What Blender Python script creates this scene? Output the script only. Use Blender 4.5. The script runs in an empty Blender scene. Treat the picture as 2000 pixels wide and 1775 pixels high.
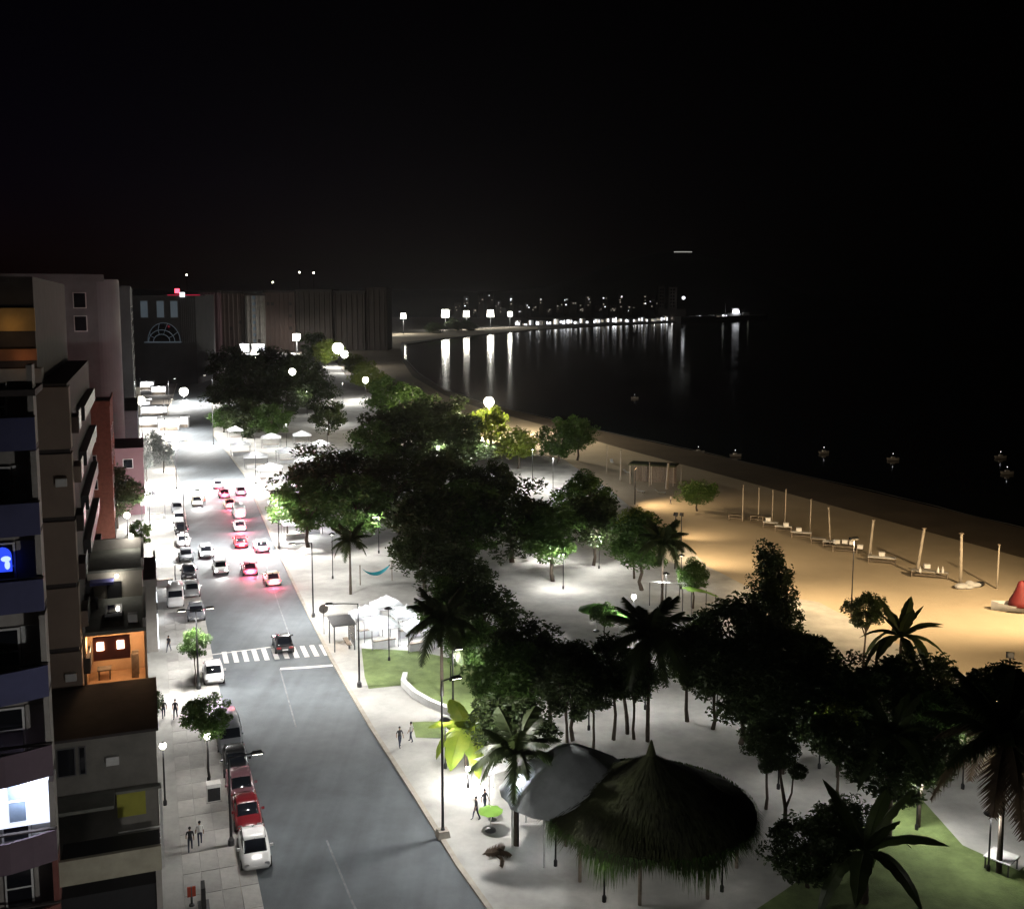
import bpy, bmesh, math, random
from mathutils import Vector, Matrix
C = bpy.context.scene.collection
sc = bpy.context.scene
# ------------------------------------------------------------------ camera, world, exposure
H = 33.0; F = 2000.0; PITCH = math.radians(6.5); HORIZON = 592.0
SHIFT = (HORIZON - (887.5 - F*math.tan(PITCH)))/2000.0
cam = bpy.data.cameras.new('camera'); camo = bpy.data.objects.new('camera', cam); C.objects.link(camo)
cam.sensor_width = 36; cam.lens = 36*F/2000; cam.shift_y = SHIFT; cam.clip_end = 30000; cam.clip_start = .5
camo.location = (0, 0, H); camo.rotation_euler = (math.pi/2-PITCH, 0, 0); sc.camera = camo
w = bpy.data.worlds.new('World'); sc.world = w; w.use_nodes = True
nt = w.node_tree; nt.nodes.clear()
sky = nt.nodes.new('ShaderNodeTexSky'); sky.sky_type = 'NISHITA'; sky.sun_disc = False
sky.sun_elevation = math.radians(-6.5); sky.sun_rotation = math.radians(-60)
tint = nt.nodes.new('ShaderNodeMixRGB'); tint.blend_type = 'MULTIPLY'; tint.inputs[0].default_value = 1
tint.inputs[2].default_value = (.62, .22, 1.0, 1)
bg = nt.nodes.new('ShaderNodeBackground'); bg.inputs[1].default_value = 0.12
wo = nt.nodes.new('ShaderNodeOutputWorld')
nt.links.new(sky.outputs[0], tint.inputs[1]); nt.links.new(tint.outputs[0], bg.inputs[0]); nt.links.new(bg.outputs[0], wo.inputs[0])
sc.view_settings.view_transform = 'Standard'; sc.view_settings.look = 'None'
sc.view_settings.exposure = 0; sc.view_settings.gamma = 1; sc.view_settings.use_curve_mapping = False
sc.cycles.max_bounces = 5; sc.cycles.diffuse_bounces = 2; sc.cycles.glossy_bounces = 2; sc.cycles.transparent_max_bounces = 4
sc.cycles.sample_clamp_indirect = 3.0; sc.cycles.use_denoising = True
rnd = random.Random(7); HAZE = .00004

# ------------------------------------------------------------------ frames of reference
def at(px, py, z=0.0):            # point of the plane at height z that the photo shows at this pixel
    cx = (px-1000)/F; cy = (887.5+2000*SHIFT-py)/F
    c, s = math.cos(PITCH), math.sin(PITCH)
    d = Vector((cx, c+cy*s, -s+cy*c)); k = (z-H)/d.z
    return Vector((d.x*k, d.y*k, z))
def mpp(p):                        # metres per photo pixel at a point
    return (p.y*math.cos(PITCH)+(H-p.z)*math.sin(PITCH))/F
A = math.atan(720/2000.0); CA, SA = math.cos(A), math.sin(A)
def ST(t, s, z=0.0): return Vector((t*CA-s*SA, t*SA+s*CA, z))   # t across the street, s along it

# ------------------------------------------------------------------ materials
MATS = {}
def mat(name, col, rough=.8, var=.25, scale=2.0, bump=0.0, metal=0.0, col2=None, spec=.4, bscale=None, rnd_obj=0.0):
    if name in MATS: return MATS[name]
    m = bpy.data.materials.new(name); m.use_nodes = True; n = m.node_tree.nodes; l = m.node_tree.links
    b = n['Principled BSDF']; b.inputs['Roughness'].default_value = rough; b.inputs['Metallic'].default_value = metal
    b.inputs['Specular IOR Level'].default_value = spec
    tc = n.new('ShaderNodeTexCoord'); nz = n.new('ShaderNodeTexNoise'); nz.inputs['Scale'].default_value = scale
    nz.inputs['Detail'].default_value = 6; nz.inputs['Roughness'].default_value = .65
    l.new(tc.outputs['Object'], nz.inputs['Vector'])
    r = n.new('ShaderNodeValToRGB'); r.color_ramp.elements[0].position = .3; r.color_ramp.elements[1].position = .7
    c2 = col2 or tuple(min(1, c*(1+var)) for c in col)
    r.color_ramp.elements[0].color = (*[c*(1-var) for c in col], 1); r.color_ramp.elements[1].color = (*c2, 1)
    l.new(nz.outputs['Fac'], r.inputs[0]); last = r.outputs[0]
    if rnd_obj:
        oi = n.new('ShaderNodeObjectInfo'); hs = n.new('ShaderNodeHueSaturation'); mr = n.new('ShaderNodeMapRange')
        mr.inputs[3].default_value = 1-rnd_obj; mr.inputs[4].default_value = 1+rnd_obj
        l.new(oi.outputs['Random'], mr.inputs[0]); l.new(mr.outputs[0], hs.inputs['Value']); l.new(last, hs.inputs['Color']); last = hs.outputs[0]
    l.new(last, b.inputs['Base Color'])
    if bump:
        n2 = n.new('ShaderNodeTexNoise'); n2.inputs['Scale'].default_value = bscale or scale*6; n2.inputs['Detail'].default_value = 5
        l.new(tc.outputs['Object'], n2.inputs['Vector'])
        bp = n.new('ShaderNodeBump'); bp.inputs['Strength'].default_value = min(1, bump); bp.inputs['Distance'].default_value = bump*.15
        l.new(n2.outputs['Fac'], bp.inputs['Height']); l.new(bp.outputs[0], b.inputs['Normal'])
    MATS[name] = m; return m
def emit(name, col, strength):
    if name in MATS: return MATS[name]
    m = bpy.data.materials.new(name); m.use_nodes = True; b = m.node_tree.nodes['Principled BSDF']
    b.inputs['Base Color'].default_value = (*[c*.5 for c in col], 1); b.inputs['Emission Color'].default_value = (*col, 1); b.inputs['Emission Strength'].default_value = strength
    MATS[name] = m; return m
def leafmat(name, col, col2, trans=.35):
    m = bpy.data.materials.new(name); m.use_nodes = True; n = m.node_tree.nodes; l = m.node_tree.links; n.clear()
    o = n.new('ShaderNodeOutputMaterial'); d = n.new('ShaderNodeBsdfDiffuse'); t = n.new('ShaderNodeBsdfTranslucent'); mx = n.new('ShaderNodeMixShader')
    g = n.new('ShaderNodeBsdfGlossy'); g.inputs['Roughness'].default_value = .45; mx2 = n.new('ShaderNodeMixShader'); mx2.inputs[0].default_value = .04
    tc = n.new('ShaderNodeTexCoord'); nz = n.new('ShaderNodeTexNoise'); nz.inputs['Scale'].default_value = 3.5; nz.inputs['Detail'].default_value = 3
    l.new(tc.outputs['Object'], nz.inputs['Vector'])
    r = n.new('ShaderNodeValToRGB'); r.color_ramp.elements[0].position = .35; r.color_ramp.elements[1].position = .65
    r.color_ramp.elements[0].color = (*col, 1); r.color_ramp.elements[1].color = (*col2, 1)
    l.new(nz.outputs['Fac'], r.inputs[0]); l.new(r.outputs[0], d.inputs[0]); l.new(r.outputs[0], t.inputs[0])
    mx.inputs[0].default_value = trans; l.new(d.outputs[0], mx.inputs[1]); l.new(t.outputs[0], mx.inputs[2])
    l.new(mx.outputs[0], mx2.inputs[1]); l.new(g.outputs[0], mx2.inputs[2]); l.new(mx2.outputs[0], o.inputs[0])
    MATS[name] = m; return m
asphalt = mat('asphalt', (.118,.133,.146), .78, .18, .35, .25, bscale=14)
n_ = asphalt.node_tree.nodes; l_ = asphalt.node_tree.links; bs_ = n_['Principled BSDF']; src_ = bs_.inputs['Base Color'].links[0].from_socket
tc_ = n_.new('ShaderNodeTexCoord'); mp_ = n_.new('ShaderNodeMapping'); mp_.inputs['Rotation'].default_value = (0, 0, -A); mp_.inputs['Scale'].default_value = (1.1, .03, 1)
nz_ = n_.new('ShaderNodeTexNoise'); nz_.inputs['Scale'].default_value = .8; nz_.inputs['Detail'].default_value = 4; l_.new(tc_.outputs['Object'], mp_.inputs[0]); l_.new(mp_.outputs[0], nz_.inputs['Vector'])
sp_ = n_.new('ShaderNodeTexNoise'); sp_.inputs['Scale'].default_value = .12; sp_.inputs['Detail'].default_value = 8; sp_.inputs['Roughness'].default_value = .75; l_.new(tc_.outputs['Object'], sp_.inputs['Vector'])
ad_ = n_.new('ShaderNodeMath'); ad_.operation = 'ADD'; l_.new(nz_.outputs['Fac'], ad_.inputs[0]); l_.new(sp_.outputs['Fac'], ad_.inputs[1])
mr_ = n_.new('ShaderNodeMapRange'); mr_.inputs[1].default_value = .75; mr_.inputs[2].default_value = 1.25; mr_.inputs[3].default_value = .8; mr_.inputs[4].default_value = 1.1; l_.new(ad_.outputs[0], mr_.inputs[0])
mu_ = n_.new('ShaderNodeMixRGB'); mu_.blend_type = 'MULTIPLY'; mu_.inputs[0].default_value = 1; l_.new(src_, mu_.inputs[1]); l_.new(mr_.outputs[0], mu_.inputs[2]); l_.new(mu_.outputs[0], bs_.inputs['Base Color'])
concrete = mat('concrete', (.42,.41,.39), .85, .28, .5, .2, bscale=6, rnd_obj=.12)
paving = mat('paving', (.4,.395,.375), .85, .3, .22, .25, bscale=5)
kerbm = mat('kerb_stone', (.36,.33,.28), .85, .2, 1.5, .2)
sand = mat('sand', (.45,.375,.27), .95, .12, .08, .5, bscale=3)
wetsand = mat('wet_sand', (.12,.095,.07), .6, .25, .1, .3, bscale=1.2)
grassm = mat('grass', (.14,.19,.065), .95, .35, .6, .6, bscale=12)
soil = mat('soil', (.16,.14,.12), .95, .3, .05, .3)
paint = mat('road_paint', (.62,.62,.6), .7, .22, 3)
greym = mat('grey_metal', (.12,.12,.125), .45, .2, 4, metal=.6)
darkm = mat('dark_metal', (.03,.03,.032), .5, .2, 4, metal=.4)
black = mat('dark_void', (.012,.012,.014), .6, .2, 3)
whitep = mat('white_paint', (.7,.7,.69), .5, .12, 1.5)
canvas = mat('white_canvas', (.68,.69,.7), .8, .14, 1.2, .3)
n_ = canvas.node_tree.nodes; l_ = canvas.node_tree.links; bs_ = n_['Principled BSDF']; tl_ = n_.new('ShaderNodeBsdfTranslucent'); tl_.inputs[0].default_value = (.7,.71,.72,1); mx_ = n_.new('ShaderNodeMixShader'); mx_.inputs[0].default_value = .38
l_.new(bs_.outputs[0], mx_.inputs[1]); l_.new(tl_.outputs[0], mx_.inputs[2]); l_.new(mx_.outputs[0], n_['Material Output'].inputs[0])
wood = mat('weathered_wood', (.2,.165,.13), .85, .3, 3, .3)
bark = mat('bark', (.07,.055,.042), .95, .35, 3, .5)
thatchm = mat('thatch', (.055,.055,.033), .95, .4, .5, .4, col2=(.085,.1,.04))
glassd = mat('dark_glass', (.01,.012,.016), .08, .1, 1, spec=.6)
rubber = mat('rubber', (.015,.015,.015), .8, .2, 3)
chrome = mat('alloy', (.5,.5,.52), .3, .1, 2, metal=.9)
plaster = mat('plaster_grey', (.33,.31,.29), .9, .25, .4, .15)
brownw = mat('brown_render', (.27,.205,.165), .9, .15, .3, .1)
ledge = mat('dark_ledge', (.06,.05,.048), .9, .2, 1)
bluepar = mat('blue_parapet', (.066,.07,.155), .8, .15, .5)
purplepar = mat('plum_parapet', (.12,.085,.11), .8, .15, .5)
redpar = mat('rust_parapet', (.17,.06,.05), .8, .15, .5)
roofing = mat('roofing_felt', (.2,.205,.18), .9, .3, .6, .2)
brick = mat('red_brick', (.17,.06,.04), .9, .25, 2, .2)
mauve = mat('mauve_render', (.2,.115,.13), .9, .12, .05)
taupe = mat('taupe_render', (.12,.085,.075), .9, .15, .05)
umber = mat('umber_render', (.07,.058,.05), .9, .15, .05)
hillm = mat('hill_scrub', (.03,.032,.025), .98, .3, .01)
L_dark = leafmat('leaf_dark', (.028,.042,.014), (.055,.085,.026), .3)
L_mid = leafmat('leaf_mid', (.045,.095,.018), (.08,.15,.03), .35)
L_lit = leafmat('leaf_lamplit_green', (.12,.18,.02), (.22,.27,.035), .45)  # brightened yellow-green, standing for leaves under lamplight
L_pale = leafmat('leaf_lamp_white', (.2,.22,.2), (.34,.35,.34), .3)  # whitish leaf colour carries the lamplight on these trees
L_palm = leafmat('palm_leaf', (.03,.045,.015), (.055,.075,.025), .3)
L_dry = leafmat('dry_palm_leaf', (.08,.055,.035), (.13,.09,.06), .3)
E_lamp = emit('lamp_white', (1,.95,.82), 12); E_warm = emit('lamp_warm', (1,.9,.7), 16); E_cool = emit('lamp_cool', (.9,.96,1), 9)
E_room = emit('room_cool', (.78,.84,1), 1.15); E_orange = emit('room_orange', (1,.52,.2), .2); E_red = emit('red_light', (1,.06,.1), 5)
E_head = emit('headlight_glow', (1,.97,.92), 26); E_sign = emit('backlit_white', (.93,.95,1), 3.0); E_blue = emit('blue_neon', (.03,.08,1), 1.0)
E_city = emit('city_window', (1,.9,.72), .55); E_bluegrey = emit('facade_glow', (.35,.45,.55), .09)

# ------------------------------------------------------------------ mesh building
class MB:
    def __init__(s): s.v = []; s.f = []; s.m = []
    def add(s, vs, fs, mi=0):
        o = len(s.v); s.v += [tuple(v) for v in vs]; s.f += [tuple(i+o for i in f) for f in fs]; s.m += [mi]*len(fs); return s
    def box(s, x0, x1, y0, y1, z0, z1, mi=0, M=None, taper=0):
        tx, ty = (x1-x0)*taper/2, (y1-y0)*taper/2
        vs = [(x0,y0,z0),(x1,y0,z0),(x1,y1,z0),(x0,y1,z0),(x0+tx,y0+ty,z1),(x1-tx,y0+ty,z1),(x1-tx,y1-ty,z1),(x0+tx,y1-ty,z1)]
        if M: vs = [M @ Vector(v) for v in vs]
        return s.add(vs, [(0,3,2,1),(4,5,6,7),(0,1,5,4),(1,2,6,5),(2,3,7,6),(3,0,4,7)], mi)
    def tube(s, pts, radii, n=8, mi=0, cap=True):
        pts = [Vector(p) for p in pts]; vs = []
        if not hasattr(radii, '__len__'): radii = [radii]*len(pts)
        for i, p in enumerate(pts):
            d = (pts[min(i+1, len(pts)-1)]-pts[max(i-1, 0)]).normalized()
            a = d.cross(Vector((0,0,1)) if abs(d.z) < .9 else Vector((1,0,0))).normalized(); b = d.cross(a)
            for k in range(n):
                t = 2*math.pi*k/n; vs.append(p+(a*math.cos(t)+b*math.sin(t))*radii[i])
        fs = [(i*n+k, i*n+(k+1) % n, (i+1)*n+(k+1) % n, (i+1)*n+k) for i in range(len(pts)-1) for k in range(n)]
        if cap: fs += [tuple(range(n))[::-1], tuple(range((len(pts)-1)*n, len(pts)*n))]
        return s.add(vs, fs, mi)
    def lathe(s, prof, n=16, c=(0,0,0), mi=0, sx=1, sy=1):
        vs = [(c[0]+r*math.cos(2*math.pi*k/n)*sx, c[1]+r*math.sin(2*math.pi*k/n)*sy, c[2]+z) for r, z in prof for k in range(n)]
        fs = [(i*n+k, i*n+(k+1) % n, (i+1)*n+(k+1) % n, (i+1)*n+k) for i in range(len(prof)-1) for k in range(n)]
        fs += [tuple(range(n))[::-1], tuple(range((len(prof)-1)*n, len(prof)*n))]
        return s.add(vs, fs, mi)
    def ball(s, c, r, n=12, m=8, mi=0):
        if not hasattr(r, '__len__'): r = (r, r, r)
        pr = [(max(.001, math.sin(math.pi*i/m)), -math.cos(math.pi*i/m)) for i in range(m+1)]
        vs = [(c[0]+q*math.cos(2*math.pi*k/n)*r[0], c[1]+q*math.sin(2*math.pi*k/n)*r[1], c[2]+z*r[2]) for q, z in pr for k in range(n)]
        return s.add(vs, [(i*n+k, i*n+(k+1) % n, (i+1)*n+(k+1) % n, (i+1)*n+k) for i in range(m) for k in range(n)], mi)
    def prism(s, poly, z0, z1, mi=0):
        n = len(poly); vs = [(p[0], p[1], z0) for p in poly]+[(p[0], p[1], z1) for p in poly]
        return s.add(vs, [tuple(range(n))[::-1], tuple(range(n, 2*n))]+[(i, (i+1) % n, n+(i+1) % n, n+i) for i in range(n)], mi)
    def mesh(s, name, mats, smooth=False):
        me = bpy.data.meshes.new(name); me.from_pydata(s.v, [], s.f)
        for m in (mats if isinstance(mats, (list, tuple)) else [mats]): me.materials.append(m)
        if any(s.m): me.polygons.foreach_set('material_index', s.m)
        if smooth: me.polygons.foreach_set('use_smooth', [True]*len(s.f))
        me.update(); return me
    def build(s, name, mats, parent=None, smooth=False, loc=None, rot=None):
        return obj(name, s.mesh(name, mats, smooth), parent, loc, rot)
def obj(name, me, parent=None, loc=None, rot=None, scale=None):
    o = bpy.data.objects.new(name, me); C.objects.link(o)
    if parent: o.parent = parent
    if loc is not None: o.location = loc
    if rot is not None: o.rotation_euler = rot if hasattr(rot, '__len__') else (0, 0, rot)
    if scale is not None: o.scale = scale if hasattr(scale, '__len__') else (scale,)*3
    return o
def tag(o, label, cat, group=None):
    o['label'] = label; o['category'] = cat
    if group: o['group'] = group
    return o
def thing(name, label, cat, loc=(0,0,0), rot=0, group=None):
    return tag(obj(name, None, None, loc, rot), label, cat, group)
def struct(o): o['kind'] = 'structure'; return o
LM = 2.5
def light(parent, loc, power, col=(1,1,1), r=.25, spot=None, rot=None, blend=.6):
    d = bpy.data.lights.new('lamp_light', 'SPOT' if spot else 'POINT'); d.energy = power*LM; d.color = col; d.shadow_soft_size = r
    if spot: d.spot_size = math.radians(spot); d.spot_blend = blend
    return obj('lamp_light', d, parent, loc, rot)
def copy_tree(o, parent=None, **k):
    c = o.copy(); C.objects.link(c); c.parent = parent
    for ch in list(o.children): copy_tree(ch, c)
    return c
def poly_px(pts, z): return [at(x, y, z) for x, y in pts]
def sheet(name, pts, z, m, z0=None):
    mb = MB(); n = len(pts)
    if z0 is None: mb.add([(p.x, p.y, z) for p in pts], [tuple(range(n))])
    else: mb.prism(pts, z0, z)
    me = mb.mesh(name, m); bm = bmesh.new(); bm.from_mesh(me); bmesh.ops.recalc_face_normals(bm, faces=bm.faces)
    if z0 is None and sum(f.normal.z for f in bm.faces) < 0: bmesh.ops.reverse_faces(bm, faces=bm.faces)
    bmesh.ops.triangulate(bm, faces=bm.faces); bm.to_mesh(me); bm.free()
    return struct(obj(name, me))

# ------------------------------------------------------------------ setting: sea, land, road, pavements, lawns
seam = bpy.data.materials.new('sea_water'); seam.use_nodes = True
n = seam.node_tree.nodes; l = seam.node_tree.links; b = n['Principled BSDF']
b.inputs['Base Color'].default_value = (.008,.012,.014,1); b.inputs['Roughness'].default_value = .09; b.inputs['IOR'].default_value = 1.33
tc = n.new('ShaderNodeTexCoord'); mp = n.new('ShaderNodeMapping'); mp.inputs['Scale'].default_value = (.25,.7,1); mp.inputs['Rotation'].default_value = (0,0,.25)
nz = n.new('ShaderNodeTexNoise'); nz.inputs['Scale'].default_value = .55; nz.inputs['Detail'].default_value = 5
bp = n.new('ShaderNodeBump'); bp.inputs['Strength'].default_value = .06; bp.inputs['Distance'].default_value = .25
l.new(tc.outputs['Object'], mp.inputs[0]); l.new(mp.outputs[0], nz.inputs['Vector']); l.new(nz.outputs['Fac'], bp.inputs['Height']); l.new(bp.outputs[0], b.inputs['Normal'])
mb = MB(); mb.add([(-9000,-500,-.7),(9000,-500,-.7),(9000,20000,-.7),(-9000,20000,-.7)], [(0,1,2,3)]); struct(mb.build('sea', seam))
shore = [(3400,1390),(2600,1180),(2000,1032),(1700,960),(1400,890),(1200,848),(1060,815),(940,787),(870,762),(812,728),(790,700),(790,672),(860,662),(960,652),(1050,643),(1200,635),(1400,626),(1500,619)]
sh = poly_px(shore, 0)
def near(p): return sh[min(range(len(sh)), key=lambda i: (sh[i]-p).length)]
land = [Vector((-2500,-60,0)), Vector((600,-60,0))]+sh+[sh[-1]+Vector((40,150,0)), Vector((300,3800,0)), Vector((-5000,4200,0))]
sheet('land', land, -.03, soil, -1.6)
surf = MB(); sp = []
for i in range(1, 13):
    for k in range(24): sp.append(sh[i].lerp(sh[i+1], k/24))
for i in range(len(sp)-1):
    d = (sp[i+1]-sp[i]).normalized(); nrm = Vector((d.y, -d.x, 0)); 
    def off(j): return .6+.35*math.sin(j*.17)+.15*math.sin(j*.53), .25+.2*abs(math.sin(j*.31))
    (a0, w0), (a1, w1) = off(i), off(i+1)
    for lane in (0,):
        if lane and i % 9 > 5: continue
        surf.add([sp[i]+nrm*(a0+lane)+Vector((0,0,-.02)), sp[i+1]+nrm*(a1+lane)+Vector((0,0,-.02)), sp[i+1]+nrm*(a1+lane+w1)+Vector((0,0,-.02)), sp[i]+nrm*(a0+lane+w0)+Vector((0,0,-.02))], [(0,1,2,3)])
struct(surf.build('surf', mat('foam', (.2,.2,.2), .7, .3, 2)))
# sand of the bay: a wet band along the water and the dry beach
inl = [(3400,1900),(2400,1560),(2000,1370),(1880,1320),(1750,1260),(1600,1180),(1480,1160),(1380,1110),(1330,1060),(1250,1010),(1190,960),(1100,900),(1000,880),(900,850),(830,800),(770,760),(700,745),(672,700),(680,664),(790,656)]
dry = poly_px([(3400,1480),(2600,1260),(2000,1090),(1700,1008),(1400,925),(1200,872),(1060,830),(940,798),(868,772),(806,735),(783,700),(783,672)], 0)
sheet('beach_sand', poly_px(inl, 0)+dry[::-1], .01, sand)
sheet('wet_sand', sh[:12]+dry[::-1], -.012, wetsand)
sheet('far_shore_sand', poly_px([(680,662),(790,668),(860,661),(960,651),(1050,642.5),(1050,638.5),(960,641),(860,646),(760,652),(690,656)], 0), .02, sand)
# road
rl = [(530,2500),(500,2000),(478,1790),(466,1690),(450,1560),(438,1440),(424,1340),(400,1265),(385,1180),(372,1080),(362,1000),(347,930),(325,860),(331,800),(346,750),(380,715),(398,699),(404,688)]
rr = [(1600,2800),(1100,2020),(960,1790),(889,1690),(800,1545),(720,1420),(645,1290),(585,1170),(540,1075),(503,990),(478,930),(440,880),(416,850),(414,800),(413,750),(413,715),(413,699),(412,688)]
RL, RR = poly_px(rl, 0), poly_px(rr, 0)
road = sheet('road', RL+RR[::-1], 0, asphalt)
def offs(pts, d):
    out = []
    for i, p in enumerate(pts):
        q = (pts[min(i+1, len(pts)-1)]-pts[max(i-1, 0)]).normalized(); out.append(p+Vector((q.y, -q.x, 0))*d)
    return out
def kerb(pts, d, parent_name):
    o2 = offs(pts, d); mb = MB()
    for i in range(len(pts)-1): mb.prism([pts[i], pts[i+1], o2[i+1], o2[i]], -.02, .14)
    return struct(mb.build('kerb', kerbm))
kerb(RL, -.28, ''); kerb(RR, .32, '')
lw = offs(RL, -.283)
bl = [ST(-3.2, s) for s in (8, 30)]+[ST(.9, 50), ST(.9, 100), ST(-.3, 150), ST(-1.2, 250), ST(-1, 330)]
sidewalk = sheet('sidewalk', lw[:14]+[ST(-3, 330), ST(-6, 330), ST(-8, 8)], .12, paving, -.02)
prom_in = poly_px([(1000,880),(900,845),(830,795),(770,755),(700,742),(640,700),(560,690),(430,695)], 0)
rk = offs(RR, .323)
prom = [p for p in rk[:16]]+poly_px([(440,690),(560,688),(650,700),(676,735),(770,758),(830,798),(900,848),(1000,878),(1100,898),(1190,957),(1250,1007),(1330,1056),(1380,1106),(1480,1158),(1600,1178),(1750,1258),(1880,1318),(2000,1368),(2400,1558),(3400,1898)], 0)
sheet('promenade', prom, .12, paving, -.02)
sheet('lawn', poly_px([(706,1266),(815,1271),(900,1290),(960,1330),(955,1420),(885,1398),(830,1370),(785,1338),(720,1345),(712,1320)], .13), .145, grassm)
sheet('lawn', poly_px([(1440,1800),(1530,1740),(1640,1660),(1700,1600),(1740,1565),(1800,1560),(1880,1650),(1990,1700),(2060,1640),(2300,1700),(2500,1900),(1600,2000)], .13), .145, grassm)
sheet('lawn', poly_px([(805,1410),(868,1408),(868,1442),(812,1440)], .13), .145, grassm)
# paving slabs of the near pavement, each a piece of its own
slab_me = {}
for i in range(30):
    s0 = 52+i*2.35
    for j in range(4):
        t0 = 1.0+j*1.02
        wdt = 1.0
        p = ST(t0, s0)
        key = 'a'
        if key not in slab_me:
            slab_me[key] = MB().box(.012, .998, .015, 2.33, 0, .022, taper=.006).mesh('paving_slab', concrete)
        o = obj('paving_slab', slab_me[key], sidewalk, p+Vector((0,0,.121+rnd.uniform(0,.006))), A+rnd.uniform(-.002,.002))
# markings
crossing = 11
ca, cb = at(433,1284), at(645,1268); cu = (cb-ca)
for i in range(crossing):
    p = ca+cu*((i+.1)/crossing); q = ca+cu*((i+.6)/crossing); d = Vector((-SA, CA, 0))*3.3
    mbx = MB(); mbx.add([(v.x, v.y, .006) for v in (p-d*.5, q-d*.5, q+d*.5, p+d*.5)], [(0,1,2,3)]); mbx.build('crossing_stripe', paint, road)
def line(pts, wd, name='lane_line', z=.005):
    a = poly_px(pts, 0); b = offs(a, wd); m = MB()
    for i in range(len(a)-1): m.add([(v.x, v.y, z) for v in (a[i], b[i], b[i+1], a[i+1])], [(0,1,2,3)])
    return m.build(name, paint, road)
line([(400,1279),(470,1270),(533,1262)], .25, 'stop_line'); line([(548,1304),(600,1301),(650,1297)], .5, 'stop_line')
thin = mat('worn_paint', (.17,.18,.19), .8, .4, 1.5)
for seg in ([(548,1306),(563,1360),(580,1420)], [(640,1640),(690,1760),(740,1860)], [(520,1100),(545,1180),(570,1250)]):
    o = line(seg, .13); o.data.materials[0] = thin
# hills behind the bay
def hill_z(x, y): return 172*math.exp(-((x-470)/330)**2-((y-2900)/260)**2)+70*math.exp(-((x+300)/600)**2-((y-3100)/300)**2)+90*math.exp(-((x+1500)/700)**2-((y-3000)/300)**2)
mb = MB(); N = 60; rows = []
for j in range(17):
    for i in range(N+1):
        x = -2600+i*3900/N; y = 2250+j*85; rows.append((x, y, hill_z(x, y)+rnd.uniform(-1.5,1.5)*min(1, hill_z(x, y)/20)-1))
fs = [(j*(N+1)+i, j*(N+1)+i+1, (j+1)*(N+1)+i+1, (j+1)*(N+1)+i) for j in range(16) for i in range(N)]
mb.add(rows, fs); struct(mb.build('hills', hillm, smooth=True))
# ------------------------------------------------------------------ buildings on the left (local axes: x across the street, y along it)
def bld(label, t, s, cat='building', name='building', group=None): return thing(name, label, cat, ST(t, s), A, group)
def B(o, name, m, *boxes):
    mb = MB()
    for b in boxes: mb.box(*b)
    return mb.build(name, m, o)
# 1. hotel with blue balconies, nearest on the left
hb = bld('near hotel block with curved blue and plum balconies and one white-lit room', -4.9, 52.4, name='hotel')
B(hb, 'wall', plaster, (-30, -.3, 1.6, 3.6, 0, 28.7))
tops = [27.7, 23.65, 19.95, 15.7, 11.7, 7.35, 3.5]
cols = [bluepar, bluepar, bluepar, bluepar, purplepar, purplepar, redpar]
for i, zt in enumerate(tops):
    bow = .12 if i < 3 else .45
    mb = MB(); pts = []
    for k in range(13):
        x = -12+12*k/12; y = bow*(1-math.cos((x+12)/12*math.pi*1.0))*-.9 if k < 12 else 0
        pts.append((x, -.9*math.sin(min(1, (-x)/3+.0)*math.pi/2)*bow*2))
    n_ = len(pts)
    vs = [(x, y, zt-1.55) for x, y in pts]+[(x, y, zt) for x, y in pts]+[(x, y+.16, zt-1.55) for x, y in pts]+[(x, y+.16, zt) for x, y in pts]
    fs = []
    for k in range(n_-1): fs += [(k, k+1, n_+k+1, n_+k), (n_+k, n_+k+1, 3*n_+k+1, 3*n_+k), (2*n_+k+1, 2*n_+k, 3*n_+k, 3*n_+k+1), (k+1, k, 2*n_+k, 2*n_+k+1)]
    fs += [(n_-1, 3*n_-1, 4*n_-1, 2*n_-1)]
    mb.add(vs, fs); par = mb.build('balcony_parapet', cols[i], hb)
    B(par, 'coping', ledge, (-12, .02, .05, .26, zt+.002, zt+.08))
    B(hb, 'balcony_floor', ledge, (-12, -.02, .17, 1.6, zt-1.53, zt-1.33))
    B(hb, 'side_wall', plaster if i != 6 else redpar, (-.28, -.03, .19, 1.6, zt-1.33, zt+2.42))
    # back wall of the recess with its window
    if i == 5: pass
    wd = obj('balcony_window', MB().box(-2.6, -1.3, 1.46, 1.58, zt-1.0, zt+1.55).mesh('balcony_window', whitep), hb)
    lit = {2: E_blue}.get(i)
    MB().box(-2.5, -1.4, 1.43, 1.455, zt-.9, zt+.35).build('pane', glassd, wd); MB().box(-2.5, -1.4, 1.43, 1.455, zt+.45, zt+1.45).build('pane', glassd, wd)
    B(hb, 'curtain_panel', [plaster, canvas][i % 2], (-1.25, -.4, 1.5, 1.57, zt-1.2, zt+1.6))
# white-lit room: ceiling lamp behind the balcony of the sixth parapet
zt = 7.35
f = MB().box(-6.0, -.3, 1.36, 1.42, zt-.2, zt+2.3); rm = f.build('lit_window', E_room, hb, )
for (x0, x1, z0, z1) in ((-2.2, -1.45, zt+1.25, zt+2.2), (-2.2, -1.45, zt+.1, zt+1.1)):
    MB().box(x0, x1, 1.30, 1.355, z0, z1).build('pane', mat('blue_grey_pane', (.2,.26,.36), .3, .2, 1), rm)
MB().box(-2.3, -1.35, 1.27, 1.30, zt+1.12, zt+1.23).build('glazing_bar', whitep, rm)
light(hb, (-1.4, .7, zt+1.9), 130, (.8,.86,1), .2)
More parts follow.
